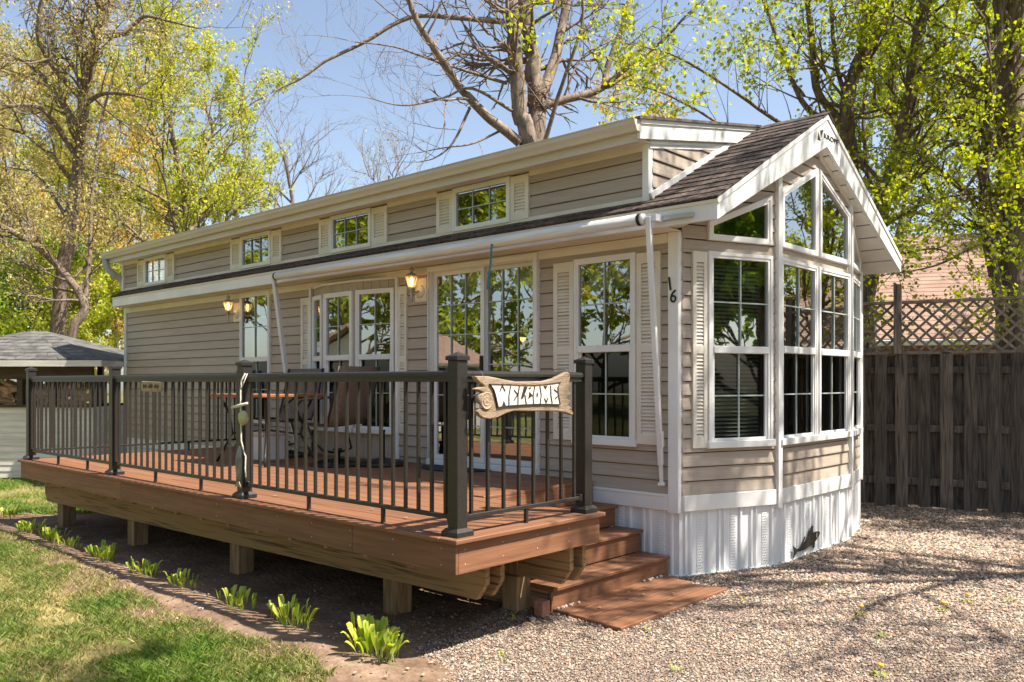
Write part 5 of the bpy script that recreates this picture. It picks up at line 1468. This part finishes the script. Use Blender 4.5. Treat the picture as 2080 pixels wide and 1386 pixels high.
class Tree:
    def __init__(s, seed): s.r = random.Random(seed); s.v = []; s.f = []; s.tv = []; s.tf = []; s.leaf = []; s.tip = []
    def tube(s, pts, rad, k, twig):
        v, f = tube_geo(pts, rad, k, False)
        V, Fc = (s.tv, s.tf) if twig else (s.v, s.f)
        o = len(V); V += v; Fc += [tuple(i + o for i in q) for q in f]
    def limb(s, P, r0, r1, k=8):
        pts = catmull(P); n = len(pts)
        wob = r0 * .12
        pts = [p + Vector((s.r.uniform(-wob, wob), s.r.uniform(-wob, wob), 0)) if 0 < i < n - 1 else p for i, p in enumerate(pts)]
        rad = [r0 + (r1 - r0) * (i / (n - 1)) ** .9 for i in range(n)]
        s.tube(pts, rad, k, False); return pts, rad
    def grow(s, p, d, length, rad, lev, a):
        """a: dict(up, wig, ratio, nch, spread, leaf, minlen)"""
        r = s.r; nseg = 4 if lev > 0 else 2
        pts = [Vector(p)]; dd = Vector(d).normalized()
        for i in range(nseg):
            dd = (dd + Vector((r.uniform(-1, 1), r.uniform(-1, 1), r.uniform(-1, 1))) * a['wig'] + Vector((0, 0, a['up'] * .25))).normalized()
            pts.append(pts[-1] + dd * length / nseg)
        s.tube(pts, [rad * (1 - .75 * i / nseg) for i in range(nseg + 1)], 4 if rad > .012 else 3, True)
        if lev == 0:
            s.tip.append(pts[-1])
            for _ in range(a['leaf']):
                t = r.random(); i = min(nseg - 1, int(t * nseg))
                q = pts[i].lerp(pts[i + 1], t * nseg - i)
                j = a.get('jit', .08); s.leaf.append(q + Vector((r.uniform(-j, j), r.uniform(-j, j), r.uniform(-j, j))))
            return
        for c in range(a['nch']):
            t = r.uniform(.25, 1.0) if c < a['nch'] - 1 else 1.0
            i = min(nseg - 1, int(t * nseg)); q = pts[i].lerp(pts[i + 1], min(1, t * nseg - i))
            ax = Vector((r.uniform(-1, 1), r.uniform(-1, 1), r.uniform(-1, 1)))
            ax = (ax - dd * ax.dot(dd)).normalized()
            nd = dd * math.cos(a['spread']) + ax * math.sin(a['spread']) * r.uniform(.6, 1.2)
            s.grow(q, nd, length * a['ratio'] * r.uniform(.7, 1.15), rad * .55, lev - 1, a)
    def shoots(s, pts, rad, n, length, lev, a, t0=.15):
        """side branches along a limb"""
        r = s.r
        for _ in range(n):
            t = r.uniform(t0, 1.0); i = min(len(pts) - 2, int(t * (len(pts) - 1)))
            q = pts[i]; d = (pts[i + 1] - pts[i]).normalized()
            ax = Vector((r.uniform(-1, 1), r.uniform(-1, 1), r.uniform(-.5, 1)))
            ax = (ax - d * ax.dot(d)).normalized()
            nd = d * .55 + ax * .85
            s.grow(q, nd, length * r.uniform(.6, 1.2) * (1.1 - .45 * t), max(.006, rad[i] * .38), lev, a)
    def finish(s, root, bark, leafm=None, palette=None, lsize=.1, shape=RHOMB, keep=1.0, seed=1, droop=.35):
        tr = obj('trunk', s.v, s.f, bark, root, smooth=True)
        if s.tv:
            big = np.array([tuple(v) for v in s.tv]); q = np.array(s.tf)
            big_mesh('branches', big, q, bark, root, smooth=True)
        if leafm and s.leaf:
            L_ = s.leaf if keep >= 1 else [p for p in s.leaf if s.r.random() < keep]
            leaves_mesh('crown', [tuple(p) for p in L_], lsize, palette, leafm, root, shape, seed, droop)
        return len(s.leaf)

def local(paths, base):
    return [([tuple(Vector(p) - Vector(base)) for p in pts], a, b) for pts, a, b in paths]

YG_ = [(.31, .36, .035), (.38, .40, .045), (.22, .29, .03), (.45, .44, .05), (.28, .33, .03)]
LIME = [(.40, .44, .06), (.47, .47, .075), (.30, .37, .05), (.53, .48, .10)]
OLIVE = [(.40, .35, .13), (.50, .42, .17), (.34, .33, .10), (.54, .43, .20)]
GOLD = [(.55, .38, .085), (.62, .45, .12), (.46, .36, .08)]
GREEN = [(.17, .27, .03), (.24, .34, .04), (.30, .39, .05)]

def pathtree(name, label, base, paths, bark, cfg, leafm, pal, lsize, shape, nsh, lsh, lev, seed, keep=1.0, ground=True, t0=.15):
    root = thing(name, label, 'tree', base)
    T_ = Tree(seed)
    P = local(paths, base)
    if ground:
        p0 = P[0][0][0]; P[0] = ([(p0[0] * .98, p0[1], -.1)] + P[0][0], P[0][1] * 1.15, P[0][2])
    for j, (pts, a, b) in enumerate(P):
        q, rad = T_.limb(pts, a, b, 10 if a > .1 else 6)
        ln = sum((q[i + 1] - q[i]).length for i in range(len(q) - 1))
        t_lo = t0 if j else max(t0, .35)
        T_.shoots(q, rad, int(nsh * ln), lsh, lev, cfg, t_lo)
        T_.grow(q[-1], q[-1] - q[-2], lsh, b * .8, lev, cfg)
    T_.finish(root, bark, leafm, pal, lsize, shape, keep, seed)
    return root

A_sparse = dict(up=.25, wig=.30, ratio=.62, nch=4, spread=.75, leaf=12, jit=.20)
A_bare = dict(up=.05, wig=.30, ratio=.62, nch=4, spread=.70, leaf=0)
A_maple = dict(up=.10, wig=.22, ratio=.62, nch=3, spread=.72, leaf=16, jit=.10)
def base_of(p, z=0): return (p[0][0][0][0], p[0][0][0][1], z)
pathtree('oak_tree', 'tall brown-barked tree behind the wood shed, hazed with tiny new leaves', base_of(LEFT_TREE), LEFT_TREE, M['bark'], A_sparse, M['leaf_far'], OLIVE, .062, RHOMB, 3.0, 1.5, 2, 31)
pathtree('leaning_tree', 'thin tree with crooked leaning trunk behind the wood shed', base_of(LEANING_TREE), LEANING_TREE, M['bark'], A_sparse, M['leaf_far'], OLIVE, .062, RHOMB, 2.6, 1.3, 2, 32)
ct = pathtree('bare_tree', 'large leafless grey tree with several stems behind the cabin roof', base_of(CENTRE_TREE), CENTRE_TREE, M['bark_grey'], A_bare, None, None, 0, RHOMB, 2.3, 1.35, 2, 33)
pathtree('maple_tree', 'maple with many slender upright stems and bright young leaves', base_of(MAPLE_), MAPLE_, M['bark_dark'], A_maple, M['leaf'], YG_, .054, MAPLE, 4.0, 1.0, 2, 34, keep=.6)
pathtree('maple_tree', 'thick dark-trunked maple standing behind the lattice fence', base_of(BIG_MAPLE), BIG_MAPLE, M['bark_dark'], A_maple, M['leaf'], YG_, .054, MAPLE, 4.2, 1.1, 2, 35, keep=.95)
# squirrel nest in the bare tree
cb = Vector(base_of(CENTRE_TREE))
nest = thing('nest', 'round twig nest lodged in the fork of the leafless tree', 'nest', (-5.75, 4.95, 6.35))
ne = MB(); rn = random.Random(4)
for i in range(90):
    a = Vector((rn.gauss(0, .10), rn.gauss(0, .10), rn.gauss(0, .13))); d = Vector((rn.uniform(-1, 1), rn.uniform(-1, 1), rn.uniform(-.5, .5))) * .12
    ne.tube([a - d, a + Vector((rn.uniform(-.02, .02), 0, .02)), a + d], .006, 3)
ne.build('twigs', M['nest'], nest)

def wildtree(name, label, base, h, crown_r, bark, pal, seed, lsize=.16, nl=6, r0=.16, lev=3, fork=.35, shape=RHOMB, leafm=None, group=None, up=.35, nlimb=9, cat='tree', nch=4, keep=1.0):
    root = thing(name, label, cat, base, group=group)
    T_ = Tree(seed); r = T_.r
    top = Vector((r.uniform(-.6, .6), r.uniform(-.6, .6), h * .8))
    tp = [Vector((0, 0, -.1)), Vector((r.uniform(-.2, .2), r.uniform(-.2, .2), h * .3)), Vector((r.uniform(-.4, .4), r.uniform(-.4, .4), h * .55)), top]
    q, rad = T_.limb(tp, r0, r0 * .3, 7)
    a = dict(up=up, wig=.22, ratio=.64, nch=nch, spread=.7, leaf=nl, jit=.11)
    for i in range(nlimb):
        t = fork + (1 - fork) * (i + r.random() * .6) / nlimb
        k = min(len(q) - 2, int(t * (len(q) - 1))); an = i * 2.4 + r.uniform(-.4, .4)
        el = r.uniform(.25, .75) + .5 * t
        d = Vector((math.cos(an) * math.cos(el), math.sin(an) * math.cos(el), math.sin(el)))
        T_.grow(q[k], d, crown_r * r.uniform(.45, .65) * (1.25 - .5 * t), rad[k] * .6, lev, a)
    T_.finish(root, bark, leafm or M['leaf_far'], pal, lsize, shape, keep, seed)
    return root

wildtree('lime_tree', 'rounded lime-green tree rising beyond the left end of the roof', (-19.6, 5.4, 0), 11.6, 5.2, M['bark'], LIME, 41, .09, 26, .18, 3, .36, nlimb=15, up=.30)
wildtree('far_bare_tree', 'small leafless grey tree far beyond the roof ridge', (-33.0, 17.7, 0), 16.0, 6.0, M['bark_grey'], None, 42, .1, 0, .22, 3, .45, nlimb=10, leafm=M['leaf_far'])
wildtree('far_bare_tree', 'wispy leafless treetop just showing over the middle of the roof', (-27.2, 19.4, 0), 14.2, 5.0, M['bark_grey'], OLIVE, 43, .1, 1, .18, 3, .5, nlimb=9)
wildtree('golden_tree', 'golden-yellow budding tree far behind the dormer end', (-13.0, 19.8, 0), 13.2, 4.6, M['bark_grey'], GOLD, 44, .15, 5, .16, 3, .4, nlimb=11)
gw = 'spring trees in the wood to the left'
for i, (p, h, cr, pal, lb, sd) in enumerate([((-30, 4.0, 0), 15, 6.0, OLIVE, 'tan-leaved tree deep in the wood behind the leaning trunk', 51), ((-31.5, 8.4, 0), 13, 5.5, GOLD, 'gold-budded tree in the wood between trunk and lime tree', 52),
                                  ((-36.5, 12.0, 0), 12.5, 5.5, LIME, 'bright green tree in the wood behind the lime tree', 53), ((-33.5, 14.6, 0), 12.0, 4.6, LIME, 'low bright green tree where the wood meets the roof', 54),
                                  ((-44, 11.0, 0), 19, 7.5, LIME, 'tallest pale green tree far back in the wood', 55), ((-26, 0.5, 0), 14, 5.5, OLIVE, 'olive-budded tree in the wood at the shed side', 56)]):
    wildtree('woodland_tree', lb, p, h, cr, M['bark'], pal, sd, .115, 25, .15, 3, .12, nlimb=15, group=gw)
gb = 'bright shrubs below the wood'
for i, (p, h, cr, pal, lb) in enumerate([((-22.5, 1.2, 0), 3.6, 3.0, GREEN, 'bright green shrub right behind the shed roof'), ((-21.2, 3.2, 0), 4.2, 3.0, LIME, 'lime shrub between the shed and the cabin corner'),
                                         ((-24.5, 3.6, 0), 4.8, 3.4, GREEN, 'tall green shrub in the wood behind the two trunks'), ((-26.5, 6.4, 0), 5.0, 3.6, GOLD, 'gold-tipped shrub showing past the cabin corner'), ((-20.5, -1.0, 0), 3.8, 2.6, GREEN, 'dark green shrub at the outer side of the shed')]):
    wildtree('shrub', lb, p, h, cr, M['bark'], pal, 60 + i, .10, 20, .05, 3, .08, nlimb=12, group=gb, cat='shrub', up=.5)
gr = 'leafy trees behind the neighbouring house'
for i, (p, h, cr, pal, lb) in enumerate([((-9.4, 21.5, 0), 10, 3.6, LIME, 'yellow-green tree behind the gable peak'), ((-4.4, 18.5, 0), 13.5, 5.0, YG_, 'bright yellow tree rising over the middle of the terracotta roof'), ((-.9, 21.0, 0), 14, 5.2, YG_, 'broad yellow-green tree over the far part of the terracotta roof'),
                                         ((1.6, 17.0, 0), 12, 4.6, LIME, 'lime-leaved tree behind the thick maple trunk'), ((5.6, 14.2, 0), 9.5, 3.2, YG_, 'yellow-green tree behind the far end of the fence')]):
    wildtree('leafy_tree', lb, p, h, cr, M['bark_dark'], pal, 70 + i, .09, 26, .11, 3, .2, nlimb=15, group=gr)
# maples beside the drive, out to the right: they dapple the bay front and gravel
wildtree('drive_maple', 'maple beside the gravel drive whose crown dapples the bay front', (5.0, 3.5, 0), 13.0, 3.9, M['bark_dark'], YG_, 81, .10, 5, .17, 3, .38, nlimb=15, shape=MAPLE, leafm=M['leaf'], keep=.46)
wildtree('drive_maple', 'maple past the end of the fence shading the boards and far gravel', (6.6, 7.6, 0), 12.0, 3.6, M['bark_dark'], YG_, 83, .10, 8, .17, 3, .35, nlimb=15, shape=MAPLE, leafm=M['leaf'])
wildtree('tall_maple', 'tall maple past the drive shading the lawn edge', (7.2, -1.0, 0), 16.0, 2.3, M['bark_dark'], YG_, 82, .12, 2, .18, 3, .66, nlimb=8, shape=MAPLE, leafm=M['leaf'])
gx = 'trees on the far side of the drive'
for i, (p, h, cr, pal, lb) in enumerate([((27.0, -3.5, 0), 10, 5.0, GREEN, 'dark green tree on the far side of the drive'), ((24.0, -14.0, 0), 11, 5.5, GREEN, 'broad green tree by the drive entrance'), ((29.0, 6.0, 0), 12, 5.5, LIME, 'lime tree on the far side of the drive'), ((24, 17, 0), 11, 5, YG_, 'yellow-green tree past the end of the fence'), ((24.5, 9.5, 0), 11, 5, GREEN, 'dense green tree facing the bay front'), ((31.5, 12.0, 0), 14, 6, GREEN, 'tall green tree behind the one facing the bay'), ((31, 1.0, 0), 13, 6, GREEN, 'big green tree at the back of the far side')]):
    wildtree('roadside_tree', lb, p, h, cr, M['bark'], pal, 110 + i, .46, 8, .20, 3, .08, nlimb=14, group=gx)
# trees and a cabin across the lawn, seen mirrored in the windows
go = 'trees across the lawn'
for i, (p, h, cr, pal, lb) in enumerate([((-20, -23, 0), 15, 6.5, YG_, 'yellow-green tree across the lawn facing the sliding door'), ((-13, -25, 0), 15, 6.5, LIME, 'lime tree across the lawn facing the window with two shutters'), ((-30, -25, 0), 16, 7, YG_, 'broad tree across the lawn beside the white-gabled cabin'),
                                         ((-41, -27, 0), 17, 7.5, LIME, 'lime tree across the lawn behind the white-gabled cabin'), ((-6.5, -27, 0), 15, 6.5, YG_, 'yellow tree across the lawn beyond the drive'), ((-25, -33, 0), 19, 8, LIME, 'tall lime tree behind the row across the lawn'), ((-52, -29, 0), 18, 8, YG_, 'yellow-green tree at the far end of the lawn row'), ((-16, -31, 0), 18, 7.5, YG_, 'tall yellow-green tree in the second row across the lawn')]):
    wildtree('garden_tree', lb, p, h, cr, M['bark'], pal, 90 + i, .30, 17, .18, 3, .06, nlimb=16, group=go)
fc = thing('white_gabled_cabin', 'low cabin with white gable and brown roof across the lawn', 'cabin', (-17.0, -9.8, 0), R(160))
MB().box(-1.8, 1.8, 0, 5, 0, 2.2).build('wall', M['shedwhite'], fc)
MB().prism([(-1.9, -.02, 2.2), (1.9, -.02, 2.2), (0, -.02, 3.1)], (0, .1, 0)).build('gable', M['white'], fc)
MB().prism([(-2.2, -.4, 2.05), (0, -.4, 3.2), (0, 5.4, 3.2), (-2.2, 5.4, 2.05)], (0, 0, .08)).build('roof', M['nroof'], fc)
MB().prism([(2.2, -.4, 2.05), (0, -.4, 3.2), (0, 5.4, 3.2), (2.2, 5.4, 2.05)], (0, 0, .08)).build('roof', M['nroof'], fc)
MB().box(-.9, .9, -.03, 0, .9, 1.8).build('window', M['screen'], fc)

# ------------------------------------------------------------------ hostas
def hosta_leaf(kind):
    rr = random.Random(kind); L_ = 1.0
    rows = [(0.0, .022, 0.0), (.26, .035, .25), (.40, .105, .38), (.58, .165, .55), (.74, .17, .68), (.88, .11, .76), (1.0, .004, .76)]
    v = []
    for (t, w, z) in rows:
        out = .06 * t + .26 * t * t * (0.5 + .45 * kind)
        fold = w * (.9 if t < .5 else .45)
        v += [(-w, out - fold * .2, z + fold * .5), (0, out, z), (w, out - fold * .2, z + fold * .5)]
    f = []
    for j in range(len(rows) - 1):
        for i in range(2): f.append((j * 3 + i, j * 3 + i + 1, j * 3 + i + 4, j * 3 + i + 3))
    me = bpy.data.meshes.new('hosta_leaf'); me.from_pydata(v, [], f)
    a = me.color_attributes.new('Col', 'FLOAT_COLOR', 'POINT')
    base = [(.17, .29, .035), (.25, .37, .045), (.32, .42, .06)][kind]
    for i in range(len(v)):
        edge = (i % 3 != 1) and i > 5
        c = (base[0] * 1.9, base[1] * 1.35, base[2] * 1.6) if edge else base
        if i < 6: c = (.32, .36, .12)
        a.data[i].color = (*c, 1)
    me.polygons.foreach_set('use_smooth', [True] * len(f)); me.materials.append(M['hosta'])
    return me
HL = [hosta_leaf(k) for k in range(3)]
HOST = [((-7.05, -2.7), 13, 0.132, 'hosta clump beside the far end of the deck'), ((-5.60, -2.91), 37, 0.116, 'hosta clump before the endmost deck post'), ((-4.98, -2.91), 37, 0.110, 'second hosta clump along the soil strip from the deck end'),
        ((-4.57, -2.91), 26, 0.092, 'short hosta clump between the two endmost deck posts'), ((-3.87, -2.91), 49, 0.110, 'full hosta clump before the second deck post from the end'), ((-3.06, -2.91), 49, 0.099, 'upright hosta clump in the middle of the soil strip'),
        ((-2.43, -2.91), 31, 0.092, 'thin hosta clump before the middle deck post'), ((-1.65, -2.91), 37, 0.112, 'leaning hosta clump between middle and corner deck posts'), ((-0.99, -2.91), 44, 0.126, 'long hosta clump next to the largest one'), ((-0.18, -2.91), 78, 0.155, 'largest hosta clump with bright wide leaves at the deck corner')]
rh = random.Random(6)
for (p, n_, hgt, lb) in HOST:
    t = thing('hosta_plant', lb, 'plant', (p[0], p[1], float(hsoil(p[0], p[1])) - .005), group='hostas along the deck')
    for i in range(n_):
        me = rh.choice(HL); an = rh.uniform(0, 6.28); rr = rh.uniform(0, 1) ** .6
        o = link('leaf', me, t, (rr * .17 * math.cos(an) * (1.2 if hgt < .19 else 1.3), rr * .08 * math.sin(an), 0), (rh.uniform(-.3, .2), rh.uniform(-.3, .3), an - R(90) + rh.uniform(-.5, .5)))
        sc = hgt * rh.uniform(.75, 1.4); o.scale = (sc * rh.uniform(.55, .9) * (1.25 if hgt > .19 else .85), sc * rh.uniform(.5, 1.0), sc * rh.uniform(.9, 1.3))

# dandelions and weeds in the gravel
for i, (x, y) in enumerate([(1.462, -.135), (1.836, .337), (1.90, .684), (1.963, -1.243)]):
    t = thing('dandelion', 'yellow dandelion flowering in the gravel', 'flower', (x, y, .01), group='dandelions in the gravel')
    MB().tube([(0, 0, 0), (.006, .002, .03), (.004, .004, .055)], .0025, 5).build('stalk', M['float_green'], t)
    MB().lathe([(.004, .050), (.017, .058), (.016, .066), (.004, .068)], k=10).build('flower_head', M['dandelion'], t, (.004, .004, 0), smooth=True)
    for k in range(6):
        a = k * 1.05 + i
        o = link('leaf', HL[1], t, (0, 0, 0), (R(-55), 0, a)); o.scale = (.05, .06, .06)

# weeds and fallen leaves on the gravel and pad
rw = random.Random(77)
for i, (x, y) in enumerate([(1.15, -1.9), (.62, -1.42), (.30, -2.35), (1.75, -.55), (.95, .55), (2.3, -2.6), (1.35, -3.1), (2.75, -1.2), (.75, -.35), (1.9, -3.4), (-.15, -1.78), (2.1, .95)]):
    t = thing('weed', 'small green weed sprouting from the gravel', 'weed', (x, y, .008), group='weeds in the gravel')
    for k in range(rw.randint(5, 9)):
        o = link('leaf', HL[rw.randint(0, 2)], t, (rw.uniform(-.02, .02), rw.uniform(-.02, .02), 0), (R(rw.uniform(-60, -20)), 0, rw.uniform(0, 6.28)))
        s_ = rw.uniform(.03, .065); o.scale = (s_ * .7, s_, s_)
M['dryleaf'] = pmat('dry_leaf', (0.30, 0.15, 0.06), (0.46, 0.27, 0.12), 30, rough=0.8, rnd=0.35)
for i in range(34):
    zone = i % 4
    x, y, z = [(rw.uniform(0, .5), rw.uniform(-1.4, -.3), .041), (rw.uniform(.4, 3.0), rw.uniform(-3.4, 2.5), .024), (rw.uniform(-3, .2), rw.uniform(-4.2, -3.0), .03), (rw.uniform(-2.5, .2), rw.uniform(-2.5, -1.5), ZD + .003)][zone]
    sp = ['on the plank pad', 'on the gravel', 'on the lawn edge', 'on the deck boards'][zone]
    s_ = rw.uniform(.022, .04)
    vv = [(a * s_, (b - .5) * s_, (.25 * abs(a) + .18 * b * b) * s_) for a, b in MAPLE]
    o = obj('fallen_leaf', vv, [tuple(range(len(vv)))], M['dryleaf'], None, (x, y, z), (rw.uniform(-.2, .2), rw.uniform(-.2, .2), rw.uniform(0, 6.28)))
    tag(o, 'dry brown fallen leaf lying ' + sp, 'leaf', 'fallen leaves ' + sp)
# ------------------------------------------------------------------ ground cover
def inside(P, poly):
    x, y = P[:, 0], P[:, 1]; c = np.zeros(len(P), bool); n = len(poly); j = n - 1
    for i in range(n):
        xi, yi = poly[i]; xj, yj = poly[j]
        q = ((yi > y) != (yj > y)) & (x < (xj - xi) * (y - yi) / (yj - yi + 1e-12) + xi)
        c ^= q; j = i
    return c
def vnoise(P, s, seed):
    g = np.random.default_rng(seed); G = g.random((64, 64)); q = P[:, :2] * s + 17.3
    i = np.floor(q).astype(int); f = q - i; f = f * f * (3 - 2 * f)
    a = G[i[:, 0] % 64, i[:, 1] % 64]; b = G[(i[:, 0] + 1) % 64, i[:, 1] % 64]; c = G[i[:, 0] % 64, (i[:, 1] + 1) % 64]; d = G[(i[:, 0] + 1) % 64, (i[:, 1] + 1) % 64]
    return (a * (1 - f[:, 0]) + b * f[:, 0]) * (1 - f[:, 1]) + (c * (1 - f[:, 0]) + d * f[:, 0]) * f[:, 1]
CAMP = np.array([3.516, -5.80])

# pebbles
g = np.random.default_rng(101)
N = 330000
P = np.c_[g.uniform(-1.0, 6.0, N), g.uniform(-6.0, 6.5, N)]
dist = np.linalg.norm(P - CAMP, axis=1)
fw = (P - CAMP) @ np.array([-.676, .737]); sd = (P - CAMP) @ np.array([.737, .676])
keep = inside(P, GRAVEL) & (fw > 2.2) & (np.abs(sd) < fw * .80 + .6) & (g.random(N) < np.clip(5.2 / dist, .35, 1.0))
# stray stones over the soil edge
P2 = np.c_[g.uniform(-1.6, .4, 5000), g.uniform(-3.6, -1.2, 5000)]
k2 = (~inside(P2, GRAVEL)) & (g.random(5000) < np.clip(1.2 - 1.1 * np.abs(P2[:, 0] + .15), 0, 1) * .5)
P = np.r_[P[keep], P2[k2]]
dist = np.linalg.norm(P - CAMP, axis=1)
n = len(P)
s = g.uniform(.0048, .0118, n) * np.clip(dist / 5.2, .85, 1.7)
D = np.array([(1, 0, 0), (0, 1, 0), (-1, 0, 0), (0, -1, 0), (0, 0, 1), (0, 0, -1)], float)
V = D[None] * g.uniform(.55, 1.15, (n, 6, 1)); V[:, :, 2] *= .75
an = g.uniform(0, 6.28, n); ca, sa = np.cos(an), np.sin(an)
X = V[:, :, 0] * ca[:, None] - V[:, :, 1] * sa[:, None]; Y = V[:, :, 0] * sa[:, None] + V[:, :, 1] * ca[:, None]
V[:, :, 0], V[:, :, 1] = X, Y
V = V * s[:, None, None]
V[:, :, 0] += P[:, 0, None]; V[:, :, 1] += P[:, 1, None]; V[:, :, 2] += (.010 + s * .30 + g.uniform(0, .004, n))[:, None]; V[:, 5, 2] = .011
T8 = np.array([(0, 1, 4), (1, 2, 4), (2, 3, 4), (3, 0, 4)])
F = (np.arange(n)[:, None, None] * 6 + T8[None]).reshape(-1, 3)
pal = np.array([(.60, .50, .40), (.74, .65, .54), (.50, .37, .27), (.34, .27, .21), (.20, .17, .145), (.56, .42, .31), (.70, .59, .47), (.44, .38, .32), (.52, .33, .22), (.13, .115, .105), (.24, .20, .17)])
C = pal[g.integers(0, len(pal), n)] * (g.uniform(.60, 1.05, n) * (.78 + .34 * vnoise(P, 1.7, 9)))[:, None] * np.array([.95, .88, .83])
o = big_mesh('pebbles', V.reshape(-1, 3), F, M['pebble'], None, np.repeat(C, 6, axis=0), smooth=True)
struct(o, 'stuff', 'loose pinkish-grey pebbles covering the gravel drive', 'gravel')

# grass
def grass(name, poly, N, xr, yr, hmin, hmax, seed, label, green):
    g = np.random.default_rng(seed)
    P = np.c_[g.uniform(*xr, N), g.uniform(*yr, N)]
    k = inside(P, poly); P = P[k]
    fw = (P - CAMP) @ np.array([-.676, .737]); sd = (P - CAMP) @ np.array([.737, .676])
    k = (fw > 2.0) & (np.abs(sd) < fw * .66 + .4); P = P[k]
    den = vnoise(P, 2.2, seed) * .6 + vnoise(P, 6.0, seed + 1) * .4
    # bare and strawy towards the soil
    ed = np.clip((-3.05 - P[:, 1]) / .55, 0.05, 1.0) if poly is LAWN_A else np.ones(len(P))
    k = g.random(len(P)) < np.clip((den - .22) * 2.4, .12, 1) * (.25 + .75 * ed); P = P[k]; den = den[k]; ed = ed[k]
    n = len(P); h = g.uniform(hmin, hmax, n) * (.5 + .5 * ed) * (.6 + .7 * den)
    an = g.uniform(0, 6.28, n); w = g.uniform(.0020, .0045, n)
    le = g.normal(0, .6, (n, 2)) * h[:, None]
    V = np.zeros((n, 4, 3))
    V[:, 0, 0] = P[:, 0] - np.cos(an) * w; V[:, 0, 1] = P[:, 1] - np.sin(an) * w
    V[:, 1, 0] = P[:, 0] + np.cos(an) * w; V[:, 1, 1] = P[:, 1] + np.sin(an) * w
    mid = .55
    V[:, 2, 0] = P[:, 0] + le[:, 0] * .35 + np.cos(an) * w * .7; V[:, 2, 1] = P[:, 1] + le[:, 1] * .35 + np.sin(an) * w * .7; V[:, 2, 2] = h * mid
    V[:, 3, 0] = P[:, 0] + le[:, 0]; V[:, 3, 1] = P[:, 1] + le[:, 1]; V[:, 3, 2] = h
    V[:, :, 2] += .004
    if poly is LAWN_A: V[:, :, 2] += np.maximum(hsoil(P[:, 0], P[:, 1]), 0)[:, None]
    F = np.array([(0, 1, 2), (0, 2, 3)])[None] + np.arange(n)[:, None, None] * 4
    straw = np.array([.42, .32, .15]); gr = np.array(green)
    mix = np.clip(1.34 - den * 1.3 - ed * .45 + g.normal(0, .22, n), 0, 1)[:, None]
    C = (straw * mix + gr[g.integers(0, len(gr), n)] * (1 - mix)) * g.uniform(.75, 1.25, n)[:, None]
    o = big_mesh(name, V.reshape(-1, 3), F.reshape(-1, 3), M['grass'], None, np.repeat(C, 4, axis=0))
    return struct(o, 'stuff', label, 'grass')
grass('grass', LAWN_A, 420000, (-9, .2), (-5.6, -3.0), .022, .058, 201, 'short patchy grass and straw on the near lawn', [(.07, .14, .018), (.11, .19, .022), (.15, .23, .03)])
grass('grass', LAWN_B, 120000, (-15, -6.3), (-3.0, .2), .03, .06, 202, 'bright green grass between deck and shed', [(.09, .19, .02), (.13, .24, .03), (.16, .26, .03)])

# leaf litter and wood chips over the soil
g = np.random.default_rng(303)
n = 4200
P = np.c_[g.uniform(-8.5, .4, n), g.uniform(-3.5, -.4, n)]
P = np.r_[P, np.c_[g.uniform(.2, 5, 900), g.uniform(3.6, 6.0, 900)], np.c_[g.uniform(-7, 3, 260), g.uniform(-5, -3.0, 260)]]
n = len(P)
sz = g.uniform(.003, .012, n); an = g.uniform(0, 6.28, n); asp = g.uniform(.25, .9, n)
b = np.array([(-1, -1), (1, -1), (1, 1), (-1, 1)], float)
V = np.zeros((n, 4, 3))
V[:, :, 0] = P[:, 0, None] + (b[None, :, 0] * np.cos(an)[:, None] - b[None, :, 1] * (asp * np.sin(an))[:, None]) * sz[:, None]
V[:, :, 1] = P[:, 1, None] + (b[None, :, 0] * np.sin(an)[:, None] + b[None, :, 1] * (asp * np.cos(an))[:, None]) * sz[:, None]
V[:, :, 2] = .012 + np.maximum(hsoil(P[:, 0], P[:, 1]), 0)[:, None] + g.uniform(0, .010, (n, 4)) * (sz / .012)[:, None]
pal = np.array([(.30, .20, .12), (.42, .30, .18), (.20, .13, .08), (.52, .42, .30), (.14, .10, .07), (.38, .22, .10)])
C = pal[g.integers(0, len(pal), n)] * g.uniform(.7, 1.2, n)[:, None]
o = big_mesh('leaf_litter', V.reshape(-1, 3), np.arange(n * 4).reshape(n, 4), M['litter'], None, np.repeat(C, 4, axis=0))
struct(o, 'stuff', 'dry leaf scraps and wood chips scattered on soil and lawn', 'leaf litter')
